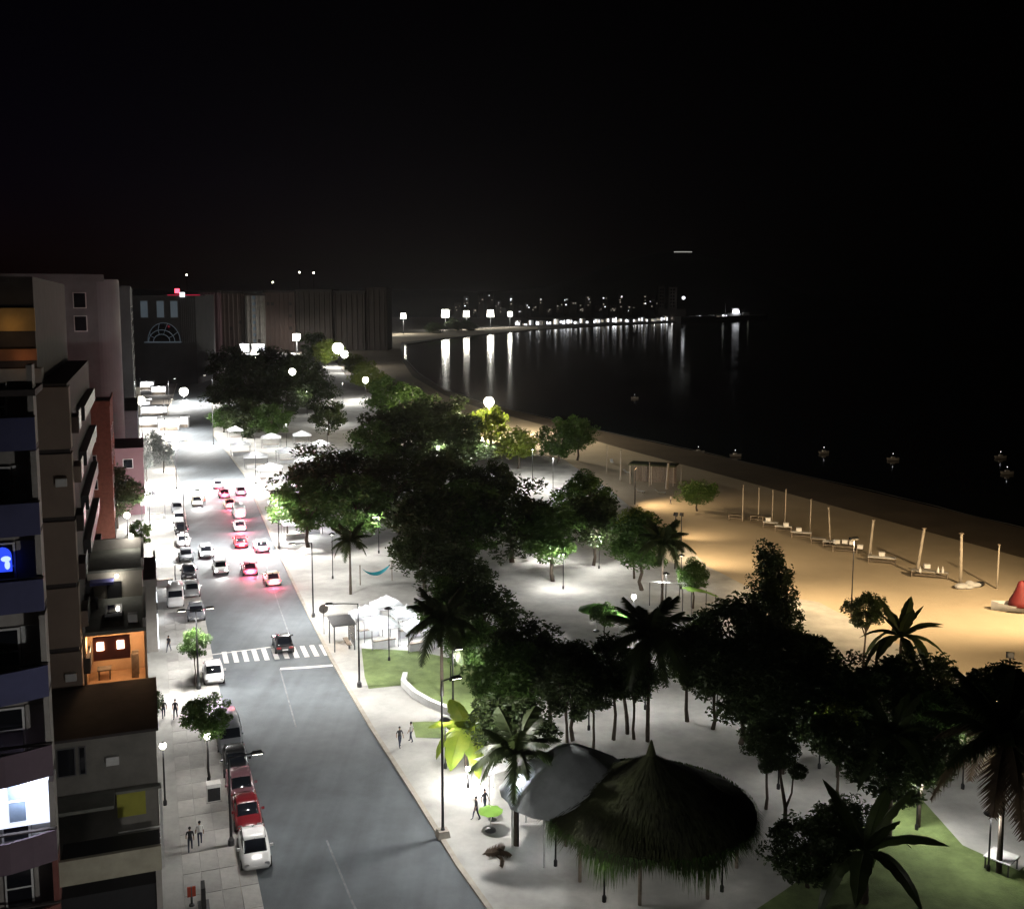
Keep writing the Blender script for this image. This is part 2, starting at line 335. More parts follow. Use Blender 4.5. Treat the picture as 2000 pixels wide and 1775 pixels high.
# arched blue neon sign in the room of the third balcony
zt = 20.0
poly = [(-2.25, 0), (-1.45, 0), (-1.45, .75)]+[(-1.85+.4*math.cos(a*math.pi/8), .75+.45*math.sin(a*math.pi/8)) for a in range(1, 8)]+[(-2.25, .75)]
mb = MB(); vs = [(x, 1.30, zt+.12+z) for x, z in poly]+[(x, 1.38, zt+.12+z) for x, z in poly]; n_ = len(poly)
mb.add(vs, [tuple(range(n_)), tuple(range(n_, 2*n_))[::-1]]+[(i, n_+i, n_+(i+1) % n_, (i+1) % n_) for i in range(n_)])
arch = mb.build('blue_arch_sign', E_blue, hb)
mb = MB(); mb.ball((-1.7, 1.29, zt+.75), (.22, .03, .14)); mb.ball((-1.65, 1.29, zt+.45), (.12, .03, .22)); mb.build('white_figure_mark', emit('neon_white', (.6,.8,1), 1.1), arch)
for zt in (23.65, 15.7, 11.7): MB().box(-1.05, -.55, .9, 1.4, zt-1.3, zt-.6).build('air_conditioner', whitep, hb)
B(hb, 'roof_slab', ledge, (-30, .1, -.1, 3.7, 28.702, 29.0))
# 2. tall brown block behind it
bb = bld('tall brown rendered block with dark recessed joints and orange-lit upper loggias', -4.45, 69.3, name='apartment_block')
zs = [27.8, 23.6, 19.3, 15.0, 10.8, 6.7]
for i, z in enumerate(zs[:-1]): B(bb, 'wall_panel', brownw, (-9, -.02, 0, 1.5, zs[i+1]+.32, z))
B(bb, 'wall', ledge, (-30, -1.75, .15, 28, 0, 34.6), (-1.749, -.12, .15, 28, 0, 28.0))
B(bb, 'wall_panel', plaster, (-9, -1.5, .02, 1.5, 28.1, 29.0))
B(bb, 'lit_loggia_band', mat('ochre_lit_band', (.42,.27,.11), .8, .15, 1), (-30, -1.7, -.05, .1, 31.3, 32.7))  # orange loggia light is put into the colour of both bands
B(bb, 'lit_loggia_band', mat('terracotta_lit_band', (.33,.15,.08), .8, .15, 1), (-30, -1.7, -.05, .1, 29.5, 30.2))
light(bb, (-3.0, -.9, 31.6), 3, (1,.62,.22), .2); light(bb, (-2.4, -.7, 29.7), 1.6, (1,.5,.2), .2)
MB().box(-4.0, -3.0, -.6, -.3, 34.2, 34.45).build('roof_parapet', ledge, bb)
for i in range(7):
    z = 5.5+i*3.2
    p = B(bb, 'street_balcony', [taupe, umber, brownw][i % 3], (-.115, .38, 1.6, 4.2, z, z+1.05)); B(p, 'railing', greym, (.385, .42, 1.7, 4.1, z+.2, z+1.4))
    B(bb, 'street_balcony', darkm, (-.115, .4, 9, 26, z, z+1.0))
MB().tube([(-1.95,-.12,6.8),(-1.95,-.12,28)], .06, 7).build('drain_pipe', greym, bb)
for z in (9.0, 21.6): MB().box(-1.0, -.35, -.42, -.022, z, z+.5).build('air_conditioner', whitep, bb)
# 3. pale tower with a rounded corner
tw = bld('pale grey tower with rounded corner pier and glazed upper front', -3.55, 188, name='tower')
B(tw, 'wall', mat('tower_plaster', (.17,.175,.18), .9, .2, .3, .1), (-40, -3.4, 0, 7.5, 0, 37.4))
mb = MB(); pr = [(-3.398+3.398*math.sin(a*math.pi/20), 2.6-2.6*math.cos(a*math.pi/20)) for a in range(11)]+[(0, 7.5), (-3.398, 7.5)]
mb.prism(pr, 0, 37.0); mb.build('rounded_pier', mat('pier_plaster', (.2,.205,.215), .85, .08, .3), tw, smooth=False)
for j in range(2):
    for i in range(2):
        x = -10.6+i*3.4; z = 28.2+j*3.9
        f = B(tw, 'window', whitep, (x, x+2.1, -.14, -.002, z, z+2.7)); B(f, 'pane', glassd, (x+.15, x+1.95, -.18, -.142, z+.15, z+2.55))
B(tw, 'cornice', mat('tower_plaster', (.17,.175,.18), .9, .2, .3, .1), (-40, -2.2, -.5, -.002, 36.6, 37.8))
# 4. low house with the orange-lit loggia
oh = bld('low house with orange-lit open loggia under a grey roof terrace', -.55, 71.0, name='house')
B(oh, 'wall', mat('dark_render', (.09,.075,.065), .9, .25, .6, .2), (-3.9, -.1, 0, 7.6, 0, 7.4))
op_ = mat('orange_plaster', (.5,.33,.2), .85, .15, .6)
B(oh, 'loggia_wall', op_, (-3.75, -.12, 3.2, 3.5, 7.6, 11.2)); B(oh, 'loggia_wall', op_, (-3.9, -3.75, .1, 3.19, 7.6, 11.2)); B(oh, 'loggia_wall', op_, (-.12, .02, .1, 3.19, 7.6, 11.2))
B(oh, 'loggia_floor', mat('tan_tile', (.42,.26,.15), .6, .2, 1.2), (-3.9, .03, 0, 3.5, 7.402, 7.59))
B(oh, 'roof_terrace', roofing, (-3.9, .04, -.05, 8.0, 11.202, 11.45))
B(oh, 'terrace_parapet', plaster, (-.16, .05, .02, 8.0, 11.452, 12.1)); B(oh, 'terrace_parapet', plaster, (-3.9, -3.74, .02, 8.0, 11.452, 11.9))
B(oh, 'sign_board', mat('rust_board', (.28,.06,.025), .6, .2, 1), (-3.3, -1.0, -.12, -.02, 9.5, 11.1))
for x in (-2.85, -1.6): MB().box(x-.22, x+.22, -.18, -.122, 10.2, 10.75).build('lamp_panel', emit('warm_panel', (1,.86,.62), 6), oh)
for x, y in ((-.75, 1.2), (-.72, 1.9)):
    dd = MB().box(x-.25, x+.2, y, y+.06, 7.6, 9.3).build('folding_screen', wood, oh)
MB().box(-3.2, -2.3, 1.4, 2.3, 8.25, 8.32).build('tabletop', wood, oh)
for x in (-3.1, -2.4):
    for y in (1.5, 2.2): MB().box(x-.04, x+.04, y-.04, y+.04, 7.6, 8.249).build('table_leg', wood, oh)
for x in (-3.45, -.4, -2.0): light(oh, (x, 1.0, 10.4), 60, (1,.62,.33), .25)
sk = MB().box(-2.6, -1.5, 2.4, 4.6, 11.452, 11.9).build('skylight', greym, oh); MB().box(-2.45, -1.65, 2.6, 4.4, 11.902, 11.94).build('pane', glassd, sk)
MB().box(-1.1, -.5, 1.0, 1.6, 11.452, 12.1).build('roof_unit', whitep, oh); MB().tube([(-3.2,5.5,11.45),(-3.2,5.5,12.3)], .09, 7).build('vent_pipe', greym, oh)
B(oh, 'upper_room', mat('beige_render', (.37,.34,.29), .9, .15, .6), (-3.9, -.15, 8.01, 15, 7, 13.4))
B(oh, 'upper_roof', roofing, (-3.9, .0, 7.95, 15, 13.402, 13.6))
B(oh, 'blue_awning', mat('blue_tarpaulin', (.1,.1,.3), .7, .2, 1), (-3.7, -2.1, 6.9, 8.0, 12.75, 12.95)); B(oh, 'doorway', black, (-2.6, -1.6, 7.93, 7.99, 11.46, 12.7))
B(oh, 'rear_parapet', plaster, (-.2, .0, 8.1, 15, 13.602, 14.3)); B(oh, 'rear_parapet', plaster, (-3.9, -.21, 14.7, 15, 13.602, 14.4))
light(oh, (-1.9, 7.4, 13.1), 16, (1,.95,.85), .12); MB().ball((-1.9, 7.75, 13.15), .14).build('roof_fill_lamp', E_lamp, oh); light(oh, (-.9, 13.8, 14.5), 26, (1,.95,.85), .1); MB().ball((-.9, 14.4, 14.6), .2).build('roof_fill_lamp', E_lamp, oh)  # front lamp is added to brighten the roof terrace
# 5. shop building in front of it
sb = bld('dark flat-roofed shop building with yellow sign panel on its side', .0, 61.0, name='shop')
B(sb, 'wall', mat('grey_render', (.22,.21,.19), .9, .25, .5, .2), (-6.2, -.15, 0, 8.6, 0, 8.25)); B(sb, 'roof_edge', ledge, (-6.3, 0, -.12, 8.6, 8.252, 8.42))
for x0, x1 in ((-5.5, -4.5), (-4.35, -3.95)):
    f = B(sb, 'window', greym, (x0, x1, -.06, -.002, 6.2, 7.9)); B(f, 'pane', glassd, (x0+.07, x1-.07, -.09, -.062, 6.28, 7.82))
MB().box(-2.9, -2.2, -.3, -.01, 6.6, 7.1).build('air_conditioner', whitep, sb)
B(sb, 'canopy_roof', roofing, (-6.2, -2.5, -2.2, -.13, 4.9, 5.1))
B(sb, 'sign_panel', mat('mustard_panel', (.42,.41,.07), .7, .1, 1), (-2.4, -.85, -.5, -.4, 3.5, 4.9)); B(sb, 'sign_roof', roofing, (-2.45, .03, -.6, -.125, 4.95, 5.1))
for k in range(4): B(sb, 'balcony_rail', whitep, (-2.4, .05, -.56, -.5, 1.5+k*.36, 1.56+k*.36))
B(sb, 'corner_post', whitep, (-.08, .05, -.72, -.58, 0, 4.94))
# 6. pergola front at the bottom edge
pg = bld('dark shop porch with a long beige fascia at the bottom left', -.2, 53.0, cat='porch', name='porch')
B(pg, 'fascia', mat('beige_fascia', (.34,.32,.25), .85, .2, .8), (-5.0, .1, 0, .25, 4.0, 5.3)); B(pg, 'roof', black, (-5.0, .05, .26, 6, 3.0, 3.2))
B(pg, 'wall', black, (-5, -.1, .3, 6, 0, 2.99)); B(pg, 'pier', plaster, (-.2, .08, .02, .24, 0, 3.99))
# 7. further street front on the left: buildings in a row
def block(label, t0, t1, s0, s1, h, m, lit=None, floors=None, win=None, group='street-front buildings along the left pavement', name='building'):
    o = bld(label, t1, s0, name=name, group=group); wd = t1-t0
    B(o, 'wall', m, (-wd, 0, 0, s1-s0, 0, h)); B(o, 'parapet', m, (-wd-.1, .1, -.1, .12, h, h+.7), (-.12, .1, .12, s1-s0, h, h+.7))
    fl = int(h//3.3)
    for k in range(fl):
        for j in range(max(2, int((s1-s0)//4))):
            y = 1.2+j*4
            if y+1.8 > s1-s0: break
            if k == 0:
                f = MB().box(.0, .08, y-.5, y+2.3, .2, 2.8).build('shopfront', E_sign if (lit and (j+k) % 2 == 0) else glassd, o)
            else:
                f = MB().box(.002, .06, y, y+1.6, k*3.3+.9, k*3.3+2.5).build('window', whitep, o); MB().box(.062, .08, y+.1, y+1.5, k*3.3+1.0, k*3.3+2.4).build('pane', (E_city if lit and rnd.random() < .25 else glassd), f)
        for i in range(int(wd//3.2)):
            x = -wd+.8+i*3.2
            if k: 
                f = MB().box(x, x+1.5, -.05, -.002, k*3.3+.9, k*3.3+2.4).build('window', whitep, o); MB().box(x+.1, x+1.4, -.08, -.052, k*3.3+1, k*3.3+2.3).build('pane', glassd, f)
    return o
block('dark two-storey house behind the loggia house with a light on its parapet', -8, .3, 100, 112, 6.5, plaster, True)
block('red brick corner house beyond the green street tree', -12, -4.6, 150, 165, 19, brick, False)
block('long pink-walled house with low roof beside the white lantern', -14, -.6, 168, 186, 10, mauve, True)
block('slate blue building with curved dark canopy beyond the tower', -16, -1.4, 196, 232, 13, mat('slate_render', (.16,.18,.2), .8, .2, .3), True)
block('dark stepped building left of the far street end', -26, -2.2, 240, 300, 36, mat('charcoal_render', (.1,.1,.11), .85, .3, .1), False)
block('white-lit arcade building beside the bright street bend', -15, -1.2, 304, 340, 9, whitep, True)
# far row across the end of the street, facing us
def far_tower(x0, x1, ytop, Y, m, label, pil=5, strip=False):
    a = at(x0, 700, 0); k = Y/F
    xa, xb = (x0-1000)*k, (x1-1000)*k; h = H-(ytop-HORIZON)*k; wd = xb-xa
    o = thing('apartment_tower', label, 'building', ((xa+xb)/2, Y, 0), math.atan2(-(xa+xb)/2*0, 1)*0, 'distant blocks closing the end of the avenue')
    B(o, 'wall', m, (-wd/2, wd/2, 0, 30, 0, h)); B(o, 'roof_edge', ledge, (-wd/2-.4, wd/2+.4, -.8, 30, h, h+1.6))
    for i in range(pil):
        x = -wd/2+wd*(i+.5)/pil
        B(o, 'pilaster', m, (x-.35, x+.35, -.7, -.002, 0, h-.02))
    for r in range(int(h//4.2)):
        for i in range(pil-1):
            x = -wd/2+wd*(i+1)/pil
            lit = (strip and i == 1)
            if not lit and rnd.random() > .12: continue
            B(o, 'window', E_bluegrey if lit else ledge, (x-1.0, x+1.0, -.12, -.002, 2+r*4.2, 4.2+r*4.2))
    return o
far_tower(392, 432, 572, 700, mauve, 'mauve far block just right of the street end', 6)
far_tower(436, 480, 574, 705, taupe, 'brown far block right of the mauve one', 5)
far_tower(482, 516, 578, 702, plaster, 'far block with a pale stair strip behind the street trees', 4, True)
far_tower(518, 578, 572, 710, taupe, 'broad brown far block with roof lights above its right end', 7)
far_tower(581, 650, 570, 712, umber, 'dark broad far block left of the shore lamps', 7)
far_tower(652, 714, 573, 716, umber, 'dim olive far block above the first shore lamps', 6)
far_tower(716, 757, 566, 718, umber, 'last and rightmost of the dark far blocks, with white corner fin', 4)
o = thing('church', 'dark far building with half-round glazed dome and three tall pale windows', 'building', ((337-1000)*420/F, 420, 0), .05)
B(o, 'wall', mat('black_render', (.05,.05,.055), .8, .2, .2), (-17, 10, 0, 30, 0, 36))
for i, x in enumerate((-10.5, -4, 1.5)): f = B(o, 'window', greym, (x-1.6, x+1.6, -.4, -.002, 27, 34)); B(f, 'pane', E_bluegrey, (x-1.4, x+1.4, -.5, -.402, 27.2, 33.8))
for k in range(7):
    B(o, 'lattice_bar', greym, (4.2+k*.8, 4.4+k*.8, -.3, -.002, 17, 35))
mb = MB(); NR = 12
for i in range(NR):
    a0, a1 = math.pi*i/NR, math.pi*(i+1)/NR
    P = [(-3+6.5*math.cos(a)*q, -3.5*math.sin(a*0+math.pi/2)*(q), 17.5+7.5*math.sin(a)*q) for q in (1,) for a in (a0, a1)]
    mb.add([(P[0][0], -.2, P[0][2]), (P[1][0], -.2, P[1][2]), (-3+(P[1][0]+3)*.8, -3.4, 17.5+(P[1][2]-17.5)*.62), (-3+(P[0][0]+3)*.8, -3.4, 17.5+(P[0][2]-17.5)*.62)], [(0,1,2,3)])
    mb.add([(P[0][0]*.8-.6, -3.4, 17.5+(P[0][2]-17.5)*.62), (P[1][0]*.8-.6, -3.4, 17.5+(P[1][2]-17.5)*.62), (-3, -3.6, 17.5)], [(0,1,2)])
dome = mb.build('glazed_dome', glassd, o)
for q_, d_ in ((1, -.35), (.8, -3.5), (.5, -3.62)):
    MB().tube([(-3+6.5*q_*math.cos(math.pi*i/18), d_, 17.5+7.5*(q_ if q_ == 1 else q_*.78)*math.sin(math.pi*i/18)) for i in range(19)], .13, 5).build('dome_arc', E_bluegrey, dome)  # dome lines and sill glow faintly for a pale outline, without any lamp
for i in (2, 5, 7, 10):
    a = math.pi*i/12; MB().tube([(-3+6.5*.5*math.cos(a), -3.6, 17.5+7.5*.39*math.sin(a)), (-3+6.5*.8*math.cos(a), -3.5, 17.5+7.5*.62*math.sin(a)), (-3+6.5*math.cos(a), -.3, 17.5+7.5*math.sin(a))], .1, 5).build('dome_rib', E_bluegrey, dome)
MB().box(-10, 4, -3.9, -.3, 17.0, 17.4).build('dome_sill', E_bluegrey, o)
for x, z in ((3, 38.0), (5, 36.5)): MB().box(x-.9, x+.9, -.6, -.1, z-1, z+.8).build('roof_sign', E_sign if z < 37 else E_red, o)
o2 = thing('roof_light_bar', 'red light strip along the roof edge above the street end', 'light', ((360-1000)*640/F, 640, 0))
MB().box(-9, 11, 0, .5, 37.7, 38.2).build('red_tube', emit('red_tube', (.8,.02,.08), .5), o2); B(o2, 'roof_support', ledge, (-12, 14, .7, 20, 0, 38.2))
for xx, yy in ((357, 538), (527, 552), (580, 533), (608, 534)):
    p_ = Vector(((xx-1000)*700/F, 715, 0)); zz = H-(yy-HORIZON)*715/F
    t_ = thing('roof_beacon', 'tiny %s beacon on a mast above the %s' % ({357:'orange',527:'white',580:'warm',608:'warm'}[xx], {357:'red-lit roof at the street end',527:'brown far block',580:'dark broad block, left of a pair',608:'dark broad block, right of a pair'}[xx]), 'beacon', p_)
    MB().tube([(0,0,38), (0,0,zz)], .12, 5).build('mast', darkm, t_); MB().ball((0,0,zz), .55).build('lamp', E_warm, t_)
# ------------------------------------------------------------------ lamps
def lamp_post(px, py, h, label, power, col=(1,.97,.92), arms=((1,0),), armlen=1.6, head_on=True, spot=168, name='street_lamp', group='street lamps along the avenue', rot=A, z0=.12, r=.09, lens=.0):
    p = at(px, py, z0); o = thing(name, label, 'street lamp', p, rot, group)
    MB().lathe([(.2,0),(.2,.35),(.13,.45),(r,.6)], 10).build('base', greym, o)
    if 'plinth' in label: MB().box(-.4,.4,-.4,.4,0,.42,taper=.2).build('plinth', kerbm, o)
    MB().tube([(0,0,.5),(0,0,h*.6),(0,0,h)], [r, r*.8, r*.6], 8).build('pole', darkm, o)
    for ax, ay in arms:
        MB().tube([(0,0,h-.05),(ax*armlen*.5, ay*armlen*.5, h+.03),(ax*armlen, ay*armlen, h+.05)], .045, 6).build('arm', darkm, o)
        hd = MB().box(-.38,.38,-.17,.17,-.02,.13, taper=.35).build('lamp_head', darkm, o, loc=(ax*armlen, ay*armlen, h+.02), rot=math.atan2(ay, ax))
        if head_on: MB().box(-.3,.3,-.13,.13,-.05,-.022).build('lens', E_lamp, hd)
        if power: light(o, (ax*armlen, ay*armlen, h-.25), power/len(arms), col, .2, spot)
    return o
def globe_lamp(p, h, r, label, power, col=(1,.97,.92), em=None, name='globe_lamp', group='white globe lamps', below=.3):
    o = thing(name, label, 'lamp', p, A, group)
    MB().tube([(0,0,0),(0,0,h-r)], [.07, .05], 7).build('pole', darkm, o)
    MB().lathe([(.12,0),(.12,.3),(.07,.4)], 8).build('base', darkm, o)
    MB().ball((0,0,h), r, 12, 8).build('globe', em or E_lamp, o)
    MB().lathe([(.5*r,0),(.3*r,.12*r+.03)], 8, (0,0,h+r*.92)).build('cap', darkm, o)
    if power: light(o, (0,0,h-r-below), power, col, .2)
    return o
def globe_px(px, py, h, rpx, label, power, col=(1,.97,.92), em=None, **k):
    q = at(px, py, h); return globe_lamp(Vector((q.x, q.y, .1)), h-.1, .85*rpx*mpp(q), label, power, col, em, **k)  # globe is drawn as large as the lamp's blob of glow
lamp_post(388, 1345, 7.0, 'dark T-shaped double-arm lamp beside the young tree on the left pavement', 3000, arms=((1,0),(-1,0)), armlen=1.15)
lamp_post(452, 1650, 5.6, 'single-arm lamp reaching over the parked cars at the left kerb', 260, arms=((1,0),), armlen=1.7)
lamp_post(702, 1341, 7.4, 'slender lamp post on the right kerb just past the pedestrian crossing', 2200, arms=((-1,.2),), armlen=2.4)
lamp_post(865, 1632, 10.0, 'tall thin lamp post on a beige plinth at the right kerb', 1900, arms=((.8,.1),), armlen=1.2)
lamp_post(885, 1398, 5.5, 'short dark post in the curved lawn bed, with a lamp added', 1300, armlen=.5)  # lamp on this post is added to brighten the promenade
lamp_post(545, 1072, 8, 'lamp post on the right kerb beside the queue of cars', 9000, arms=((-1,0),), armlen=2)
lamp_post(612, 1205, 8, 'added lamp post on the right kerb between the crossing and the cream car', 4200, arms=((-1,0),), armlen=2)  # extra lamp put in to even out the road light
lamp_post(362, 1075, 8, 'lamp post over the row of cars parked on the left', 4500, arms=((1,0),), armlen=1.8)
lamp_post(345, 955, 8.5, 'lamp post at the bright junction, left side', 19000, arms=((1,0),(-1,0)), armlen=1.8)
lamp_post(500, 945, 8.5, 'lamp post at the bright junction, park side', 17000, arms=((-1,0),(1,0)), armlen=1.8)
lamp_post(322, 850, 9, 'lamp post by the pale kiosks past the junction', 13000, arms=((1,0),), armlen=2)
lamp_post(330, 795, 9, 'lamp post halfway up the far stretch of road', 15000, arms=((1,0),), armlen=2)
lamp_post(417, 868, 9, 'added lamp post on the park side just past the junction', 14000, arms=((-1,0),), armlen=2.4)  # added to brighten the dark stretch of road past the junction
lamp_post(416, 785, 9, 'added lamp post on the park side against the dark far trees', 13000, arms=((-1,0),), armlen=2.4)  # another added lamp, lighting the far road
lamp_post(352, 745, 9, 'lamp post at the start of the far bend', 30000, arms=((1,0),), armlen=2)
lamp_post(388, 716, 9, 'lamp post glaring at the far end of the avenue', 60000, arms=((1,0),(-1,0)), armlen=2)
globe_lamp(ST(4.6, 36, .12), 8.5, .3, 'globe lamp added out of view on the near left kerb to light the hotel', 1500)  # unseen lamp, added so the near fronts catch some light
G = 'white globe lamps'
for a_ in ((405,1437,3.4,8,'white globe lamp beneath the round green street tree',60), (318,1456,4.2,8,'white lantern at the corner of the dark shop',40),
           (571,726,8,8,'lone globe lamp shining out of the dark trees by the far road',500), (660,680,10,13,'large globe lamp at the head of the far beach',9000), (673,692,9,9,'smaller globe lamp just below the large one at the far beach',3000),
           (498,690,8,9,'globe lamp over the far white kiosks',3500), (482,645,14,9,'globe lamp high above the far white kiosks',2500), (243,836,4,13,'big white lantern in front of the pink house',500),
           (359,765,3,10,'low globe glowing on the far carriageway edge',900), (395,962,2.5,8,'bright globe at the kerb of the junction',500), (291,975,4.2,9,'large round white awning lamp over the left pavement',2600),
           (248,1006,4.5,7,'small tall white lamp by the dark street tree',120), (714,742,7,7,'small globe among the yellow-green far trees',5000), (1238,1165,4.5,6,'slim white lamp between the green parasols',700),
           (275,782,9,10,'globe over the red-striped kiosk',800), (342,870,5,9,'globe lamp among the pale kiosks',1800)):
    globe_px(a_[0], a_[1], a_[2], a_[3], a_[4], a_[5])
# brightest lamp over the water, its globe enlarged for the warm halo
gl = globe_px(955, 785, 9, 12, 'brightest warm lamp above the shore path', 45000, (1,.86,.62), E_warm)
# lamps hidden under the crowns of the park: low bollards and posts that light the paving
park = [(1100,1150,4.2,1700),(1055,1100,4.2,1700),(1170,1110,4.2,1200),(1300,1190,4,900),(1260,1385,4,950),(1400,1400,4,420),(1150,1425,3.6,350),(1600,1500,4.5,1500),(1690,1440,4,500),(1520,1540,4,420),(740,1080,5,1500),(650,1130,5.5,1500),(700,1010,5.5,1400),
        (1040,940,6,3600),(1080,960,6,3600),(670,790,7,5200),(650,830,7,3000),(600,810,7,1200),(560,880,6,4200),(640,890,6,3000),(880,1330,4,330),(760,1290,5,420),(905,1300,3.5,300),(940,1010,4,300),(860,930,6,2400),(950,930,6,2200),(1880,1540,4.5,420),(1790,1620,3.2,1100),(1930,1700,3.5,560),(1410,1740,3,60),(1180,1760,2.6,110),(1085,1690,2.6,80),(870,1500,3.6,420),(480,800,6,300),(1330,1150,4,250)]
PK = 'small post lamps under the park trees'
where = ['beside the bright paving','left of the pale ground patch','behind the dark palms','by the white awning','under the hanging fronds','right of the leaning trunk','behind the thatched hut','near the forked young tree','at the glowing hedge','by the round bush','by the turquoise hammock','at the first small palm','under the big dark crown','on the gravel patch','above the gravel edge','on the whitish far slope','low on the whitish far slope','by the ochre clearing','among the market tents','behind the market tents','in the curved lawn','beside the lit stalls','at the tall palm','in the deepest shade','below the yellow tree','near the gravel rim','under the right-hand fronds','over the corner lawn','beside the white table','right of the hut','in front of the hut','under the hut fringe','by the glowing big-leaved plant','in the hedge by the far road','at the park edge']
for (x, y, h, pw), wh in zip(park, where):
    q = at(x, y, .12); o = thing('park_lamp', 'small shaded post lamp '+wh, 'lamp', q, A, PK); MB().tube([(0,0,0),(0,0,h)], [.06,.045], 7).build('pole', darkm, o)
    MB().lathe([(.12,0),(.12,.3),(.07,.4)], 8).build('base', darkm, o); MB().lathe([(.12,h-.12),(.14,h-.05)], 8).build('lens', E_lamp, o); MB().lathe([(.42,h-.03),(.2,h+.1),(.04,h+.16)], 12).build('shade', darkm, o)
    light(o, (0,0,h-.3), pw*(.55 if y < 1200 else .33), (1,.98,.92), .2)
# sodium floodlights on the beach; those out of view are added to light it
bp_ = [(1318,1112,7,5500,(1470,1065)),(1240,985,6,2200,(1330,990)),(2150,1260,14,18000,(1780,1150)),(2250,1600,12,6000,(1950,1300)),(1512,1205,6,3000,(1610,1090)),(1965,1425,6,4500,(1900,1280)),(1330,1060,4,1500,(1420,1010))]
bw = ['beside the golden-topped tree at the sand edge','near the small beach tree','added out of view just off the right edge','added out of view beyond the rightmost trees','behind the pointed dark tree','behind the right border trees','low beside the green bush']
for (x, y, h, pw, tg), wh in zip(bp_, bw):
    q = at(x, y, .05); o = thing('flood_lamp', 'sodium floodlight on a pole '+wh, 'flood lamp', q, 0, 'sodium floodlights facing the beach'); tv = at(tg[0], tg[1], 0)-q-Vector((0,0,h-.1))
    MB().tube([(0,0,0),(0,0,h-.2)], [.1,.06], 7).build('pole', darkm, o)
    hd = MB().box(-.3,.3,-.25,.25,-.05,.2,taper=.3).build('lamp_head', darkm, o, loc=(0,0,h), rot=tv.to_track_quat('-Z','Y').to_euler()); MB().box(-.24,.24,-.2,.2,-.08,-.052).build('lens', emit('lamp_sodium', (1,.7,.36), 4), hd)
    light(o, Vector((0,0,h))+tv.normalized()*.4, pw, (1,.72,.4), .3, 120, tv.to_track_quat('-Z','Y').to_euler(), 1.0)
fp = thing('flood_lamp', 'thin dark beach lamp post rising from the trees against the sand', 'flood lamp', at(1662,1205,.05), .3)
MB().tube([(0,0,0),(.12,.1,8.4)], [.07,.05], 7).build('pole', darkm, fp); hd = MB().box(-.5,.5,-.2,.2,8.4,8.6).build('lamp_head', darkm, fp); MB().box(-.42,.42,-.15,.15,8.37,8.398).build('lens', MATS['lamp_sodium'], hd)
light(fp, (.1,0,8.1), 2600, (1,.72,.4), .3, 160)
# high mast lamps of the far shore, heads enlarged to stand for bloom
ms = [(580,658,9,'first and lowest'),(603,651,7,'second from the left'),(628,645,7,'third from the left'),(657,634,10,'fourth from the left and larger than its neighbours'),(687,627,7,'fifth from the left'),(757,620,8,'left of the pair before the dark grove'),(788,617,7,'right of the pair before the dark grove'),(870,612,10,'big one nearest the grove on the far bay'),(911,613,8,'second on the far bay'),(958,612,9,'third on the far bay'),(996,613,6,'fourth and smallest on the far bay')]
base = [690,684,676,668,664,655,652,645,643,640.5,638.5]
for (x, y, r, lb), by in zip(ms, base):
    g0 = at(x, by, 0); hz = H-(y-HORIZON)*g0.y/F; rr_ = .82*r*g0.y/F
    o = thing('high_mast_lamp', 'high mast lamp of the far shore, '+lb, 'mast lamp', g0, 0, 'high mast lamps round the bay')
    MB().tube([(0,0,0),(0,0,hz-rr_)], [.5,.3], 6).build('mast', darkm, o); MB().box(-rr_*.9,rr_*.9,-rr_*.7,rr_*.7,hz-rr_*.9,hz+rr_*.9,taper=.12).build('lamp_bloom', E_lamp, o)
    MB().box(-rr_*.95,rr_*.95,-rr_*.75,rr_*.75,hz+rr_*.9,hz+rr_).build('cap', darkm, o)
    light(o, (0, -rr_, hz-rr_*1.6), 5000+g0.y*5, (1,.97,.88), 1)
# ------------------------------------------------------------------ vehicles
def loft(stations, prof):
    # stations: (y, halfwidth, zbot, ztop); prof: list of (u in -1..1, v in 0..1)
    mb = MB(); n = len(prof); vs = []
    for y, hw, zb, ztp in stations:
        for u, v in prof: vs.append((u*hw, y, zb+(ztp-zb)*v))
    fs = [(i*n+k, i*n+(k+1) % n, (i+1)*n+(k+1) % n, (i+1)*n+k) for i in range(len(stations)-1) for k in range(n)]
    fs += [tuple(range(n))[::-1], tuple(range((len(stations)-1)*n, len(stations)*n))]
    return mb.add(vs, fs)
PB = [(-.9,0),(-1,.25),(-1,.6),(-.93,.88),(-.8,1),(-.3,1.03),(.3,1.03),(.8,1),(.93,.88),(1,.6),(1,.25),(.9,0)]
PC = [(-1,0),(-.97,.3),(-.86,.85),(-.7,1),(0,1.04),(.7,1),(.86,.85),(.97,.3),(1,0)]
CARM = {}
def carmat(name, col, rough=.25): return CARM.setdefault(name, mat('car_paint_'+name, col, rough, .05, 1, spec=.6))
PROTO = {}
